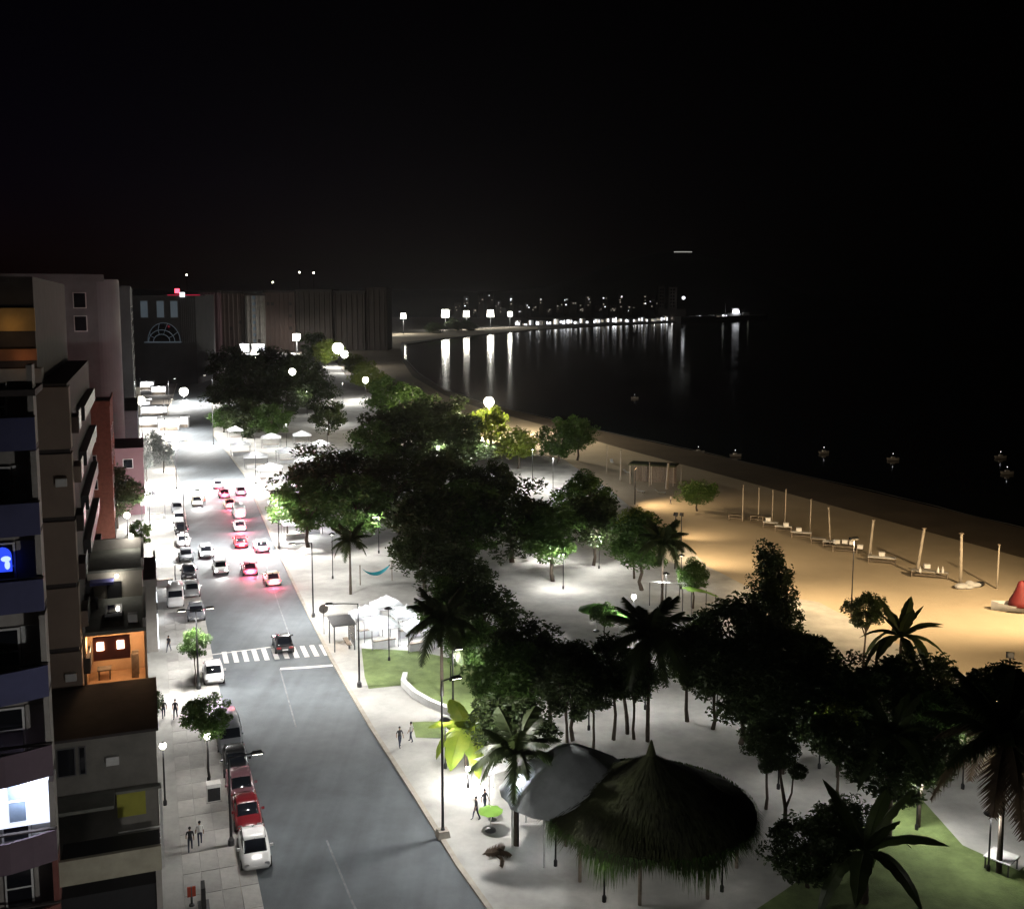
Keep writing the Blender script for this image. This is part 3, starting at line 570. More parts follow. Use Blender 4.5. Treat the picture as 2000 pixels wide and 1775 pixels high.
def car_meshes(kind):
    if kind in PROTO: return PROTO[kind]
    d = {}; van = kind == 'van'
    L = 2.15 if not van else 2.5
    if van:
        d['body'] = loft([(-L,.72,.35,1.5),(-L+.15,.86,.25,1.95),(-1,.9,.22,2.05),(1.0,.9,.22,2.05),(1.55,.88,.22,1.9),(1.9,.86,.25,1.2),(L-.1,.8,.28,1.0),(L,.66,.4,.8)], PB)
        d['cab'] = None
        d['windscreen'] = MB().add([(-.7,1.62,1.86),(.7,1.62,1.86),(.74,1.97,1.25),(-.74,1.97,1.25)], [(0,1,2,3)])
        d['rear_window'] = MB().add([(-.66,-2.40,1.85),(.66,-2.40,1.85),(.7,-2.47,1.3),(-.7,-2.47,1.3)], [(3,2,1,0)])
        sw = MB()
        for sx in (-1, 1): sw.add([(sx*.915,-1.8,1.3),(sx*.915,1.3,1.3),(sx*.89,1.2,1.78),(sx*.89,-1.8,1.78)], [(0,1,2,3)])
        d['side_windows'] = sw; hz = .72; tl = -L-.01
    else:
        d['body'] = loft([(-L,.62,.42,.72),(-L+.12,.78,.3,.9),(-1.55,.86,.22,.95),(-1.1,.88,.2,.93),(0,.89,.2,.92),(.75,.88,.2,.93),(1.3,.86,.22,.86),(1.8,.8,.25,.76),(L-.1,.7,.32,.66),(L,.55,.42,.56)], PB)
        d['cab'] = loft([(-1.75,.66,.86,.95),(-1.15,.72,.86,1.38),(-.6,.74,.86,1.46),(.1,.74,.86,1.44),(.5,.72,.86,1.3),(1.15,.68,.84,.93)], PC)
        d['roof'] = loft([(-1.12,.6,1.37,1.40),(-.6,.655,1.43,1.485),(.1,.65,1.42,1.465),(.42,.6,1.32,1.345)], PC)
        d['windscreen'] = None; hz = .62; tl = -L+.0
        pl = MB()
        for sx in (-1, 1):
            pl.tube([(sx*.67,1.12,.95),(sx*.64,.46,1.35)], .03, 5); pl.tube([(sx*.73,-.45,.92),(sx*.66,-.45,1.44)], .035, 5); pl.tube([(sx*.67,-1.72,.95),(sx*.62,-1.12,1.4)], .045, 5)
        d['pillars'] = pl
    tyre = MB().lathe([(.24,-.1),(.31,-.09),(.32,0),(.31,.09),(.24,.1)], 14); rim = MB().lathe([(.23,-.085),(.2,-.105),(.06,-.11),(.05,-.12)], 10); rim.lathe([(.05,.12),(.06,.11),(.2,.105),(.23,.085)], 10)
    d['tyre'] = tyre; d['rim'] = rim
    d['head'] = MB().box(-.17,.17,-.05,.05,-.09,.09, taper=.3); d['tail'] = MB().box(-.2,.2,-.05,.05,-.08,.08)
    d['mirror'] = MB().box(-.1,.1,-.06,.06,-.06,.07)
    d['plate'] = MB().box(-.26,.26,-.012,.012,-.06,.06)
    out = {}
    mm = dict(cab=glassd, windscreen=glassd, rear_window=glassd, side_windows=glassd, tyre=rubber, rim=chrome, plate=whitep)
    for k, m in d.items():
        if m: 
            me = m.mesh(k, mm.get(k, whitep), k in ('body','cab','roof','tyre')); out[k] = me
            if k in ('body','cab','roof'):
                bm = bmesh.new(); bm.from_mesh(me); bmesh.ops.recalc_face_normals(bm, faces=bm.faces); bm.to_mesh(me); bm.free()
    PROTO[kind] = (out, L, hz); return PROTO[kind]
def car(px, py, col, label, kind='car', rev=False, lights=None, group='vehicles on the avenue', rot=None, z=.003, glow=0):
    M_, L, hz = car_meshes(kind); p = at(px, py, z)
    name = {'car': 'car', 'van': 'van'}[kind]
    o = thing(name, label, name, p, (A if rot is None else rot)+(math.pi if rev else 0)+rnd.uniform(-.03,.03), group)
    cm = carmat(*col)
    def part(nm, key, m=None, loc=None, parent=o, rot=None):
        q = obj(nm, M_[key], parent, loc, rot)
        if m: q.material_slots[0].link = 'OBJECT'; q.material_slots[0].material = m
        return q
    part('body', 'body', cm)
    for k in ('roof', 'pillars'):
        if k in M_: part(k, k, cm)
    if 'cab' in M_: part('windows', 'cab')
    for k in ('windscreen','rear_window','side_windows'):
        if k in M_: part(k, k)
    for sx in (-1, 1):
        for y in (-1.3, 1.35):
            wv = part('wheel', 'tyre', None, (sx*.8, y, .32), o, (0, math.pi/2, 0)); part('rim', 'rim', None, (0,0,0), wv)
        on = lights
        part('headlight', 'head', E_head if on in ('head','both') else chrome, (sx*.58, L-.1, hz))
        part('taillight', 'tail', E_red if on in ('tail','both') else mat('tail_plastic', (.2,.01,.01), .3, .1), (sx*.58, -L+.04, hz+.14))
        part('wing_mirror', 'mirror', cm, (sx*.95, .75, 1.0))
    part('number_plate', 'plate', None, (0, -L-.01, hz-.05)); part('number_plate', 'plate', None, (0, L+.01, hz-.12))
    if glow:
        if lights in ('head',): 
            light(o, (0, L+.3, .7), glow, (1,.96,.9), .1, 110, (math.radians(78), 0, 0))
        else: light(o, (0, -L-.35, .75), glow*2.6, (1,.12,.2), .2)
    return o
W_ = ('white', (.72,.72,.72)); SI = ('silver', (.42,.43,.45)); GR = ('grey', (.18,.19,.21)); BK = ('black', (.02,.02,.022)); DR = ('dark_red', (.16,.015,.02)); PK_ = ('pink', (.5,.2,.26)); CR = ('cream', (.7,.64,.5)); RD = ('red', (.4,.03,.04)); MV = ('plum', (.2,.1,.12))
PG = 'vehicles parked along the left kerb'
car(497, 1672, W_, 'white car parked nearest at the left kerb with black windscreen', rev=True, group=PG, rot=A-.05)
car(482, 1600, DR, 'dark red car parked behind the nearest white car', rev=True, group=PG)
car(470, 1548, MV, 'plum car parked behind the dark red one', rev=True, group=PG)
car(460, 1500, BK, 'black car parked beside the grey van', rev=True, group=PG)
car(446, 1452, GR, 'grey van parked at the kerb below the round green tree', 'van', True, group=PG)
car(417, 1325, W_, 'white car parked at the crossing beside the T-shaped lamp', rev=True, group=PG)
row = [(391,1205,GR,'dark grey car parked first above the T-shaped lamp'),(383,1160,SI,'silver car parked second above the T-shaped lamp'),(377,1125,BK,'black car parked third above the T-shaped lamp'),(371,1092,GR,'grey car parked amid the left row'),(366,1064,W_,'white car parked amid the left row'),(362,1040,BK,'black car parked between two white ones in the left row'),(358,1018,W_,'white car parked near the top of the left row'),(354,998,SI,'silver car parked last in the left row before the junction')]
for x, y, c, lb in row: car(x-8, y, c, lb, rev=True, group=PG, z=.125)
car(343, 1178, W_, 'tall white van standing on the left pavement', 'van', True, group=PG, z=.125)
TQ = 'traffic queueing towards the junction'
car(553, 1266, BK, 'black car with glossy white reflections stopped on the pedestrian crossing', lights='head', rev=False, glow=0, group=TQ)
car(531, 1138, CR, 'cream car near the right kerb', lights='both', group=TQ, glow=90)
car(487, 1118, PK_, 'pink car glowing red at the tail of the queue', lights='both', group=TQ, glow=150)
car(510, 1074, W_, 'white car in the right lane of the queue', lights='tail', group=TQ, glow=90)
car(470, 1066, RD, 'red car second from the tail of the queue', lights='tail', group=TQ, glow=210)
car(468, 1034, W_, 'white car third from the tail of the queue', lights='tail', group=TQ, glow=210)
car(466, 1008, W_, 'white van in the queue among red glows', 'van', lights='tail', group=TQ, glow=160)
car(448, 990, CR, 'cream car in the left lane near the junction', lights='tail', group=TQ, glow=160)
car(437, 970, PK_, 'pink car entering the junction', lights='tail', group=TQ, glow=180)
car(425, 952, W_, 'white car in the middle of the junction', lights='tail', group=TQ, glow=140)
car(470, 965, SI, 'silver car at the park side of the junction', lights='tail', group=TQ, glow=140)
car(430, 1116, W_, 'oncoming white car with a pair of bright headlights', rev=True, lights='head', group=TQ, glow=220)
car(402, 1085, SI, 'oncoming silver car close to the parked row', rev=True, lights='head', group=TQ, glow=160)
car(385, 985, CR, 'oncoming cream car with glaring headlights by the left kerb', rev=True, lights='head', group=TQ, glow=260)
# ------------------------------------------------------------------ people
def person_mesh(seed, shirt, trousers, stride):
    r = random.Random(seed); bm = bmesh.new(); sk = bm.verts.layers.skin.verify(); V = {}
    J = dict(pel=(0,0,.93,.125),wst=(0,0,1.08,.115),chs=(0,0,1.3,.14),nek=(0,0,1.47,.055),chn=(0,.02,1.55,.06),hed=(0,.015,1.63,.085),top=(0,0,1.71,.06))
    for sx, q in ((-1,'l'),(1,'r')):
        st = stride*sx
        J.update({q+'hp':(sx*.09,0,.88,.09),q+'kn':(sx*.1,st*.5+.03,.48,.06),q+'an':(sx*.1,st-.03,.09,.042),q+'to':(sx*.11,st+.14,.035,.035),
                  q+'sh':(sx*.18,0,1.4,.055),q+'el':(sx*.24,-st*.35-.02,1.13,.042),q+'wr':(sx*.25,-st*.6+.05,.89,.03),q+'ha':(sx*.25,-st*.6+.09,.79,.03)})
    for k, v in J.items(): V[k] = bm.verts.new(v[:3]); V[k][sk].radius = (v[3], v[3]*.85 if k in ('chs','wst','pel') else v[3])
    E = [('pel','wst'),('wst','chs'),('chs','nek'),('nek','chn'),('chn','hed'),('hed','top')]
    for q in 'lr': E += [('pel',q+'hp'),(q+'hp',q+'kn'),(q+'kn',q+'an'),(q+'an',q+'to'),('chs',q+'sh'),(q+'sh',q+'el'),(q+'el',q+'wr'),(q+'wr',q+'ha')]
    for a, b_ in E: bm.edges.new((V[a], V[b_]))
    V['pel'][sk].use_root = True
    me = bpy.data.meshes.new('person'); bm.to_mesh(me); bm.free()
    o = bpy.data.objects.new('tmp', me); C.objects.link(o); o.modifiers.new('s', 'SKIN'); m2 = o.modifiers.new('d', 'SUBSURF'); m2.levels = 1
    dg = bpy.context.evaluated_depsgraph_get(); out = bpy.data.meshes.new_from_object(o.evaluated_get(dg)); bpy.data.objects.remove(o)
    out.materials.clear()
    for m in (mat('skin', (.3,.18,.12), .6, .1, 3), shirt, trousers, rubber): out.materials.append(m)
    for p in out.polygons:
        z = p.center.z; x = abs(p.center.x)
        p.material_index = 3 if z < .08 else 2 if z < .95 and x < .19 else 1 if z < 1.47 and (z > 1.15 or x < .19) else 0; p.use_smooth = True
    hair = MB().ball((0,-.02,1.67), (.095,.105,.1), 10, 6).mesh('hair', black, True)
    return out, hair
sh_d = mat('dark_shirt', (.03,.03,.035), .9, .2); sh_w = mat('white_shirt', (.6,.6,.58), .9, .1); sh_r = mat('red_shirt', (.35,.05,.04), .9, .1); tr = mat('denim', (.04,.05,.08), .9, .2)
PM = [person_mesh(1, sh_d, tr, .25), person_mesh(2, sh_w, tr, .18), person_mesh(3, sh_r, sh_d, .02)]
ppl = [(320,1402,0,.4,'person in dark clothes walking on the left pavement below the dark hedge'),(343,1402,0,3.3,'person in dark shirt walking just right of another on the left pavement'),(330,1272,0,2.9,'person in dark shirt walking past the orange-lit loggia'),
       (372,1662,0,.3,'person in dark clothes walking ahead near the bottom of the left pavement'),(391,1650,1,.4,'person in white shirt walking beside the dark-clothed one'),
       (781,1458,0,3.6,'person in dark clothes on the right promenade near the curved wall'),(803,1448,1,1.2,'person in white shirt standing on the right promenade'),
       (930,1600,0,2.0,'person in dark shirt standing beside the green cafe table'),(947,1585,0,4.0,'second person in dark shirt behind the cafe table'),(1310,985,1,1.0,'person in white shirt on the sand near the small beach tree'),(400,988,2,.4,'person in red shirt crossing at the bright junction')]
for x, y, v, r_, lb in ppl:
    o = thing('person', lb, 'person', at(x, y, .125 if x < 400 or 600 < x < 1000 else .015), r_)
    o.scale = (.9,.9,.9); obj('body', PM[v][0], o); obj('hair', PM[v][1], o)
# ------------------------------------------------------------------ trees
def crown_mesh(seed, m, ncl=62, nl=120, leaf=.115, shape='round'):
    r = random.Random(seed); vs = []; fs = []
    for c in range(ncl):
        while True:
            d = Vector((r.uniform(-1,1), r.uniform(-1,1), r.uniform(-1,1)))
            if .45 < d.length < 1: break
        if shape == 'cone':
            z = r.uniform(-.9, 1.35); q = .95*(1.4-z)/2.3+.05; a = r.uniform(0, 6.28); rr2 = q*math.sqrt(r.uniform(.3, 1)); d = Vector((rr2*math.cos(a), rr2*math.sin(a), z)); cr = .2+.1*r.random()
        elif shape == 'flat': d.z *= .45; cr = r.uniform(.17,.32)
        else: cr = r.uniform(.17,.36)
        d *= r.uniform(.72, 1.0)
        for k in range(nl):
            e = Vector((r.gauss(0,1), r.gauss(0,1), r.gauss(0,1)*.8)); e = e/max(.2, e.length)*cr*r.uniform(.35,1)**.6
            p = d+e; a = Vector((r.gauss(0,1), r.gauss(0,1), r.gauss(0,.6))).normalized(); b = a.cross(Vector((r.gauss(0,1), r.gauss(0,1), r.gauss(0,1)))).normalized()
            L = leaf*r.uniform(.6,1.35); W = L*r.uniform(.35,.55); i = len(vs)
            vs += [p-a*L*.5, p+b*W*.5, p+a*L*.5+Vector((0,0,-L*.15)), p-b*W*.5]; fs.append((i,i+1,i+2,i+3))
    me = bpy.data.meshes.new('crown'); me.from_pydata([tuple(v) for v in vs], [], fs); me.materials.append(m); me.update(); return me
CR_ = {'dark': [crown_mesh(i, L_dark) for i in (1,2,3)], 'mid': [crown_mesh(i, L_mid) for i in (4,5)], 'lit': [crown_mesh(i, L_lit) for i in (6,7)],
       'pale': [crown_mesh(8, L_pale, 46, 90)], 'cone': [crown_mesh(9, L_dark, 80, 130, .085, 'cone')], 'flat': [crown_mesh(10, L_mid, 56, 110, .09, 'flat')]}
def trunk_mesh(seed):
    r = random.Random(seed); mb = MB(); x = y = 0; pts = [(0,0,0)]
    for k in range(1, 6): x += r.uniform(-.05,.05); y += r.uniform(-.05,.05); pts.append((x, y, k*.16))
    mb.tube(pts, [.05,.04,.036,.032,.03,.026], 8)
    for k in range(6):
        a = k*1.05+r.uniform(-.3,.3); z = r.uniform(.5,.78); q = r.uniform(.25,.42)
        mb.tube([(x*z, y*z, z), (x+math.cos(a)*q*.5, y+math.sin(a)*q*.5, z+.15), (x+math.cos(a)*q, y+math.sin(a)*q, z+.27+r.uniform(0,.1))], [.022,.015,.007], 6)
    return mb.mesh('trunk', bark, True)
TRK = [trunk_mesh(i) for i in range(4)]
def tree(px, py, zc, rpx, kind, label, squash=.8, group='park trees', name='tree', cat='tree', z0=.1):
    c = at(px, py, zc); R = rpx*mpp(c)*(1.3 if kind == 'dark' else 1.12); o = thing(name, label, cat, (c.x, c.y, z0), rnd.uniform(0, 6.28), group)
    v = rnd.choice(CR_[kind]); obj('crown', v, o, (0,0,zc-z0), (rnd.uniform(-.15,.15), rnd.uniform(-.15,.15), 0), (R, R*rnd.uniform(.9,1.1), R*squash))
    hgt = zc-z0+R*squash*.2; wd = min(hgt*1.0, R*1.2); obj('trunk', rnd.choice(TRK), o, (0,0,0), None, (wd, wd, hgt))
    return o
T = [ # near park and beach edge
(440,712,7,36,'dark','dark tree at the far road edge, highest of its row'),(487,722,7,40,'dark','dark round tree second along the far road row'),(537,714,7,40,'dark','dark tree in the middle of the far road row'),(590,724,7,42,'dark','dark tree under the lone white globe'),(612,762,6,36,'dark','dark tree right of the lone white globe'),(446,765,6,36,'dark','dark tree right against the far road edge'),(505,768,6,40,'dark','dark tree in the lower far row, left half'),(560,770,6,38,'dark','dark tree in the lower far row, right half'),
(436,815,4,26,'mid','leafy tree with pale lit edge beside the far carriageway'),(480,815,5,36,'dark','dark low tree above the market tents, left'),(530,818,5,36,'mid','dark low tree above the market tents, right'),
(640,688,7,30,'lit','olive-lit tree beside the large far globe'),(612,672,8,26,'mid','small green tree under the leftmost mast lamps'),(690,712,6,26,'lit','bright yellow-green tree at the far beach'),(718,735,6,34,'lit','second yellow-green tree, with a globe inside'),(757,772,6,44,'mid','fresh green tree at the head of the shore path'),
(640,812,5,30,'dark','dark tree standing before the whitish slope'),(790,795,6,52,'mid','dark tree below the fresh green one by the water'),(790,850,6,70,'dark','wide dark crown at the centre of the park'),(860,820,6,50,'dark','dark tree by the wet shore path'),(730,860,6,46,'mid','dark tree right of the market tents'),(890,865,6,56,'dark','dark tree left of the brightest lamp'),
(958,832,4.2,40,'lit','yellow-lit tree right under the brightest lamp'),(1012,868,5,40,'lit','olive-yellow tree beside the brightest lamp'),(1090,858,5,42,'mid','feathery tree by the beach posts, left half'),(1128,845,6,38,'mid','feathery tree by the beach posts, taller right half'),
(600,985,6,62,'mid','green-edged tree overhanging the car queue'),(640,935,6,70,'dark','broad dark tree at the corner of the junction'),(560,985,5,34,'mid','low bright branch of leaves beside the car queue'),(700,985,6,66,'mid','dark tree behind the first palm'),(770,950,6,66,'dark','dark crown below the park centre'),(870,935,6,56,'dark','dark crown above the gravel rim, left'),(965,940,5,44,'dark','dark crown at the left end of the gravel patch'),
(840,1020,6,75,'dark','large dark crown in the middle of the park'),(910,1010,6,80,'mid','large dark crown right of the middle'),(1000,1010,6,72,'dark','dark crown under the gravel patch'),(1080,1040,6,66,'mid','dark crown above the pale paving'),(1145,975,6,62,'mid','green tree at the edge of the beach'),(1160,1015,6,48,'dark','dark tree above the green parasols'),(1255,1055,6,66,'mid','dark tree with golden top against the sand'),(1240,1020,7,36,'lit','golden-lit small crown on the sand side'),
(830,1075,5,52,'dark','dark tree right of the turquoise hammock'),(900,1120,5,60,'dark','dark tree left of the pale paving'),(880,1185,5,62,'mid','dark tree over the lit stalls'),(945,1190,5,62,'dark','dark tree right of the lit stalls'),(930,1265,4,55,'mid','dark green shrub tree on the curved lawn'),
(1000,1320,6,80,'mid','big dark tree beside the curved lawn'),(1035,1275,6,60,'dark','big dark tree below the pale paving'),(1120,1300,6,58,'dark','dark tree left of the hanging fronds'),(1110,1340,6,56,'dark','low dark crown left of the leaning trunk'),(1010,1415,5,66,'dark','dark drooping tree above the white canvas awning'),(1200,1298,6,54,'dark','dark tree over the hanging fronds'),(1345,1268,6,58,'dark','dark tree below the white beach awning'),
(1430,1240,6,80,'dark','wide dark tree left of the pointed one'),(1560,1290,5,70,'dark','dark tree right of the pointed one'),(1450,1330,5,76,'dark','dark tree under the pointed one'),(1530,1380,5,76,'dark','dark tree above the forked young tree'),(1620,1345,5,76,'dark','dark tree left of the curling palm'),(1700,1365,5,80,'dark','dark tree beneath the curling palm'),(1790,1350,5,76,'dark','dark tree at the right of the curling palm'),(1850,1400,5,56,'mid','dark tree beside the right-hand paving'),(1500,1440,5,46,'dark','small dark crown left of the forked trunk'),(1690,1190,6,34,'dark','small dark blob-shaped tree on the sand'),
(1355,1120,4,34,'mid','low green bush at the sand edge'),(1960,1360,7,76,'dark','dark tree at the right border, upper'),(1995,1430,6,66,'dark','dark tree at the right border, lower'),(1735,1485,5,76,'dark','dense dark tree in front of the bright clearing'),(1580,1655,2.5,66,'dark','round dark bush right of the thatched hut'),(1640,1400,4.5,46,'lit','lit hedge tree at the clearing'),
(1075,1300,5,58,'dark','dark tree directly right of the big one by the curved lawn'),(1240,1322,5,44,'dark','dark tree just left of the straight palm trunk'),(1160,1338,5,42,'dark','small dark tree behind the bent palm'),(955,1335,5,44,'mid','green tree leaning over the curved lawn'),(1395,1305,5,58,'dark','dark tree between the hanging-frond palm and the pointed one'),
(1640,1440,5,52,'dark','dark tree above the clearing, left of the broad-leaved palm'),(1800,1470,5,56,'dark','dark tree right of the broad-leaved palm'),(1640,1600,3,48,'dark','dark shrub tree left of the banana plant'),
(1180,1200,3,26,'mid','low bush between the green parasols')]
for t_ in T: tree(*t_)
tree(1510,1195,6,78,'cone','tall pointed dark tree against the golden sand',1.15)
tree(1362,962,3,40,'flat','small spreading green tree alone on the beach',1.0,z0=0)
tree(405,1398,4.6,44,'mid','round bright green street tree on the left pavement',.85,'street trees on the left pavement')
tree(380,1255,4.0,26,'mid','thin young tree beside the T-shaped lamp',1.1,'street trees on the left pavement')
tree(225,955,6,46,'dark','large dark green tree behind the low house',.9,'street trees on the left pavement')
tree(272,1040,4,22,'mid','small tree by the large white awning lamp',1.1,'street trees on the left pavement')
for x, y, q, lb in ((330,705,9,'white-lit tree at the far bend, left'),(345,690,8,'white-lit tree at the far bend, tall'),(300,722,9,'white-lit shrub by the arcade'),(372,688,8,'white-lit tree by the street end'),(300,862,16,'lamp-whitened tree among the pale kiosks, upper'),(318,885,18,'lamp-whitened tree among the pale kiosks, lower'),(285,900,14,'lamp-whitened tree by the dark street tree')):
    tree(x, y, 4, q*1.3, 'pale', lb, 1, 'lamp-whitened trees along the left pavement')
# small forked tree
o = thing('young_tree', 'forked young tree standing alone in the bright clearing', 'tree', at(1532,1645,.12), 0)
MB().tube([(0,0,0),(0,0,2.2),(-.35,0,4.2),(-.5,.1,5.6)], [.16,.12,.08,.04], 8).build('trunk', bark, o, True); MB().tube([(0,0,2.2),(.35,0,3.2),(.45,0,5)], [.09,.06,.03], 8).build('limb', bark, o, True)
for q in ((-.5,.1,5.8,1.3),(.7,0,4.6,.6),(-1.2,.2,4.8,.5)): obj('crown', CR_['dark'][0], o, q[:3], None, q[3])
# ------------------------------------------------------------------ palms
def frond_mesh(seed, L=1.0, droop=.6, wid=.26, broad=False, m=None):
    r = random.Random(seed); mb = MB(); N = 16; P = []
    for i in range(N+1):
        u = i/N; P.append(Vector((u*L*(1-.18*droop*u), 0, L*(.35*u-.95*droop*u*u))))
    mb.tube(P, [.012*(1-i/N*.8) for i in range(N+1)], 4)
    if broad:
        for s_ in (-1, 1):
            vs = []
            for i in range(N+1):
                u = i/N; q = wid*math.sin(math.pi*min(1, u*1.02))**.6*(1 if u > .12 else .1)*(.93+.07*math.sin(i*2.1))
                vs += [P[i], P[i]+Vector((0, s_*q, -.25*q+.03*math.sin(i*1.7)*q))]
            mb.add(vs, [(2*i, 2*i+1, 2*i+3, 2*i+2) for i in range(N)])
    else:
        for i in range(2, N*3):
            u = i/(N*3); k = min(N-1, int(u*N)); p = P[k].lerp(P[k+1], u*N-k); t_ = (P[k+1]-P[k]).normalized()
            q = wid*(math.sin(math.pi*(u*.86+.12)))**.7
            for s_ in (-1, 1):
                e = p+t_*q*.6+Vector((0, s_*q*.85, -q*r.uniform(.35,.75))); b_ = t_*.026
                mb.add([p-b_, p+b_, e], [(0,1,2)])
    return mb.mesh('frond', m or L_palm)
FR = [frond_mesh(i, droop=d) for i, d in enumerate((.35,.6,.85,1.15))]
FRB = [frond_mesh(20+i, droop=d, wid=.13, broad=True) for i, d in enumerate((.3,.6,.9,1.2))]
FRD = [frond_mesh(30, droop=.9, m=L_dry), frond_mesh(31, droop=1.3, m=L_dry)]
def palm(px, py, zc, L, label, n_=18, lean=(0,0), fr=FR, group='palms in the park', name='palm_tree', thick=.13, flo=.25, dry=0):
    c = at(px, py, zc); o = thing(name, label, 'palm', (c.x-lean[0], c.y-lean[1], .12), 0, group)
    k = zc-.12; mb = MB(); pts = [(lean[0]*u*u, lean[1]*u*u, k*u) for u in [i/10 for i in range(11)]]
    mb.tube(pts, [thick*(1.25-.6*i/10)*(1+.12*(i % 2)) for i in range(11)], 9); mb.build('trunk', bark, o)
    for i in range(n_):
        a = i*2.39996+rnd.uniform(-.2,.2); v = min(3, int(4*i/n_)); s_ = L*rnd.uniform(.85,1.12)
        me = (FRD[i % 2] if dry and i >= n_-dry else fr[v])
        obj('frond', me, o, (lean[0]+.06*math.cos(a), lean[1]+.06*math.sin(a), k+.05), (0, -(.95-1.1*i/n_), a), s_)
    return o
palm(683,1058,6.2,2.6,'small palm on the promenade beside the turquoise hammock')
palm(862,1215,6.5,3.6,'green palm over the curved lawn, at the tall lamp post',22)
palm(1268,1245,8.2,4.0,'palm with long hanging fronds and straight dark trunk behind the hut',24)
palm(1208,1320,4.6,2.2,'palm with bent dark trunk left of the straight one',14,lean=(-.7,.3))
palm(1295,1060,7,3.6,'palm with drooping fronds dark against the sand',20)
palm(1760,1245,7.5,3.6,'curling broad-leaved palm silhouetted on the sand',18,fr=FRB)
palm(1965,1450,8,5.0,'palm with long brown hanging fronds at the right border',22,dry=9)
palm(1745,1440,6.5,3.4,'broad-leaved palm before the bright clearing',16,fr=FRB)
palm(1690,1665,3.0,4.4,'banana plant with big arching leaves at the lower right',14,fr=FRB,thick=.22,name='banana_plant')
palm(1008,1470,6,3.0,'slim-trunked drooping palm beside the white canvas awning',18)
# glowing big-leaved plant
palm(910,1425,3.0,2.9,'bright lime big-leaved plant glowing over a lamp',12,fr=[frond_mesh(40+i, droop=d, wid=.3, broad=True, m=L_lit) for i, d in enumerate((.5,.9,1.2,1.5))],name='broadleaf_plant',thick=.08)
globe_px(914, 1500, 1.5, 6, 'small low lamp under the lime big-leaved plant', 650)
for i, (x, y, r_) in enumerate(((945,1665,.3),(975,1690,1.0),(1000,1670,2.2))):
    o = tag(obj('fallen_frond', FRD[i % 2], None, at(x, y, .5), (1.3, .1, r_), 2.0), 'dry palm frond lying on the promenade, '+('nearest the kerb','in the middle of the heap','nearest the hut')[i], 'palm frond', 'fallen fronds on the promenade')
# ------------------------------------------------------------------ thatched hut, awnings, stalls
def hut(px, py, zap, R, zrim, label):
    a = at(px, py, zap); o = thing('thatched_hut', label, 'hut', (a.x, a.y, .12), A); r = random.Random(3)
    z1, z0 = zap-.12, zrim-.12; mb = MB(); N = 40
    rings = [(.05, z1), (R*.35, z1-(z1-z0)*.42), (R*.7, z1-(z1-z0)*.75), (R, z0)]
    mb.lathe(rings[::-1], N); mb.build('roof', thatchm, o)
    mb = MB()
    for k in range(5200):
        u = math.sqrt(r.random()); a_ = r.uniform(0, 6.283); q = R*u*1.0+.02
        zz = z1-(z1-z0)*(u**.86); d = Vector((math.cos(a_), math.sin(a_), 0)); t_ = Vector((-d.y, d.x, 0)); p = d*q+Vector((0,0,zz+.06+r.uniform(-.03,.09)))
        L = r.uniform(.5,1.1); e = p+d*L*.85-Vector((0,0,L*(.45 if u < .9 else .8))); w_ = t_*.03
        mb.add([p-w_, p+w_, e+t_*r.uniform(-.1,.1)], [(0,1,2)])
    s_ = mb.build('thatch_straw', thatchm, o); s_['kind'] = 'stuff'
    mb = MB()
    for k in range(3600):
        a_ = r.uniform(0, 6.283); d = Vector((math.cos(a_), math.sin(a_), 0)); t_ = Vector((-d.y, d.x, 0)); q = R*r.uniform(.86,1.02)
        p = d*q+Vector((0,0,z0+.12)); L = r.uniform(.5,1.7)*(1+.5*math.sin(a_*7)); w_ = t_*.035
        mb.add([p-w_, p+w_, p+Vector((r.uniform(-.2,.2), r.uniform(-.2,.2), -L))+d*.2], [(0,1,2)])
    s_ = mb.build('fringe', L_mid, o); s_['kind'] = 'stuff'
    MB().lathe([(.3,0),(.22,.3),(.05,.9)], 10, (0,0,z1-.1)).build('finial', thatchm, o)
    for k in range(8):
        a_ = k*math.pi/4+.2; MB().tube([(math.cos(a_)*R*.82, math.sin(a_)*R*.82, 0), (math.cos(a_)*R*.82, math.sin(a_)*R*.82, z0+.5)], .11, 8).build('post', wood, o)
    return o
hut(1272, 1470, 6.6, 6.2, 3.3, 'large dark thatched hut with green fringe, lower centre')
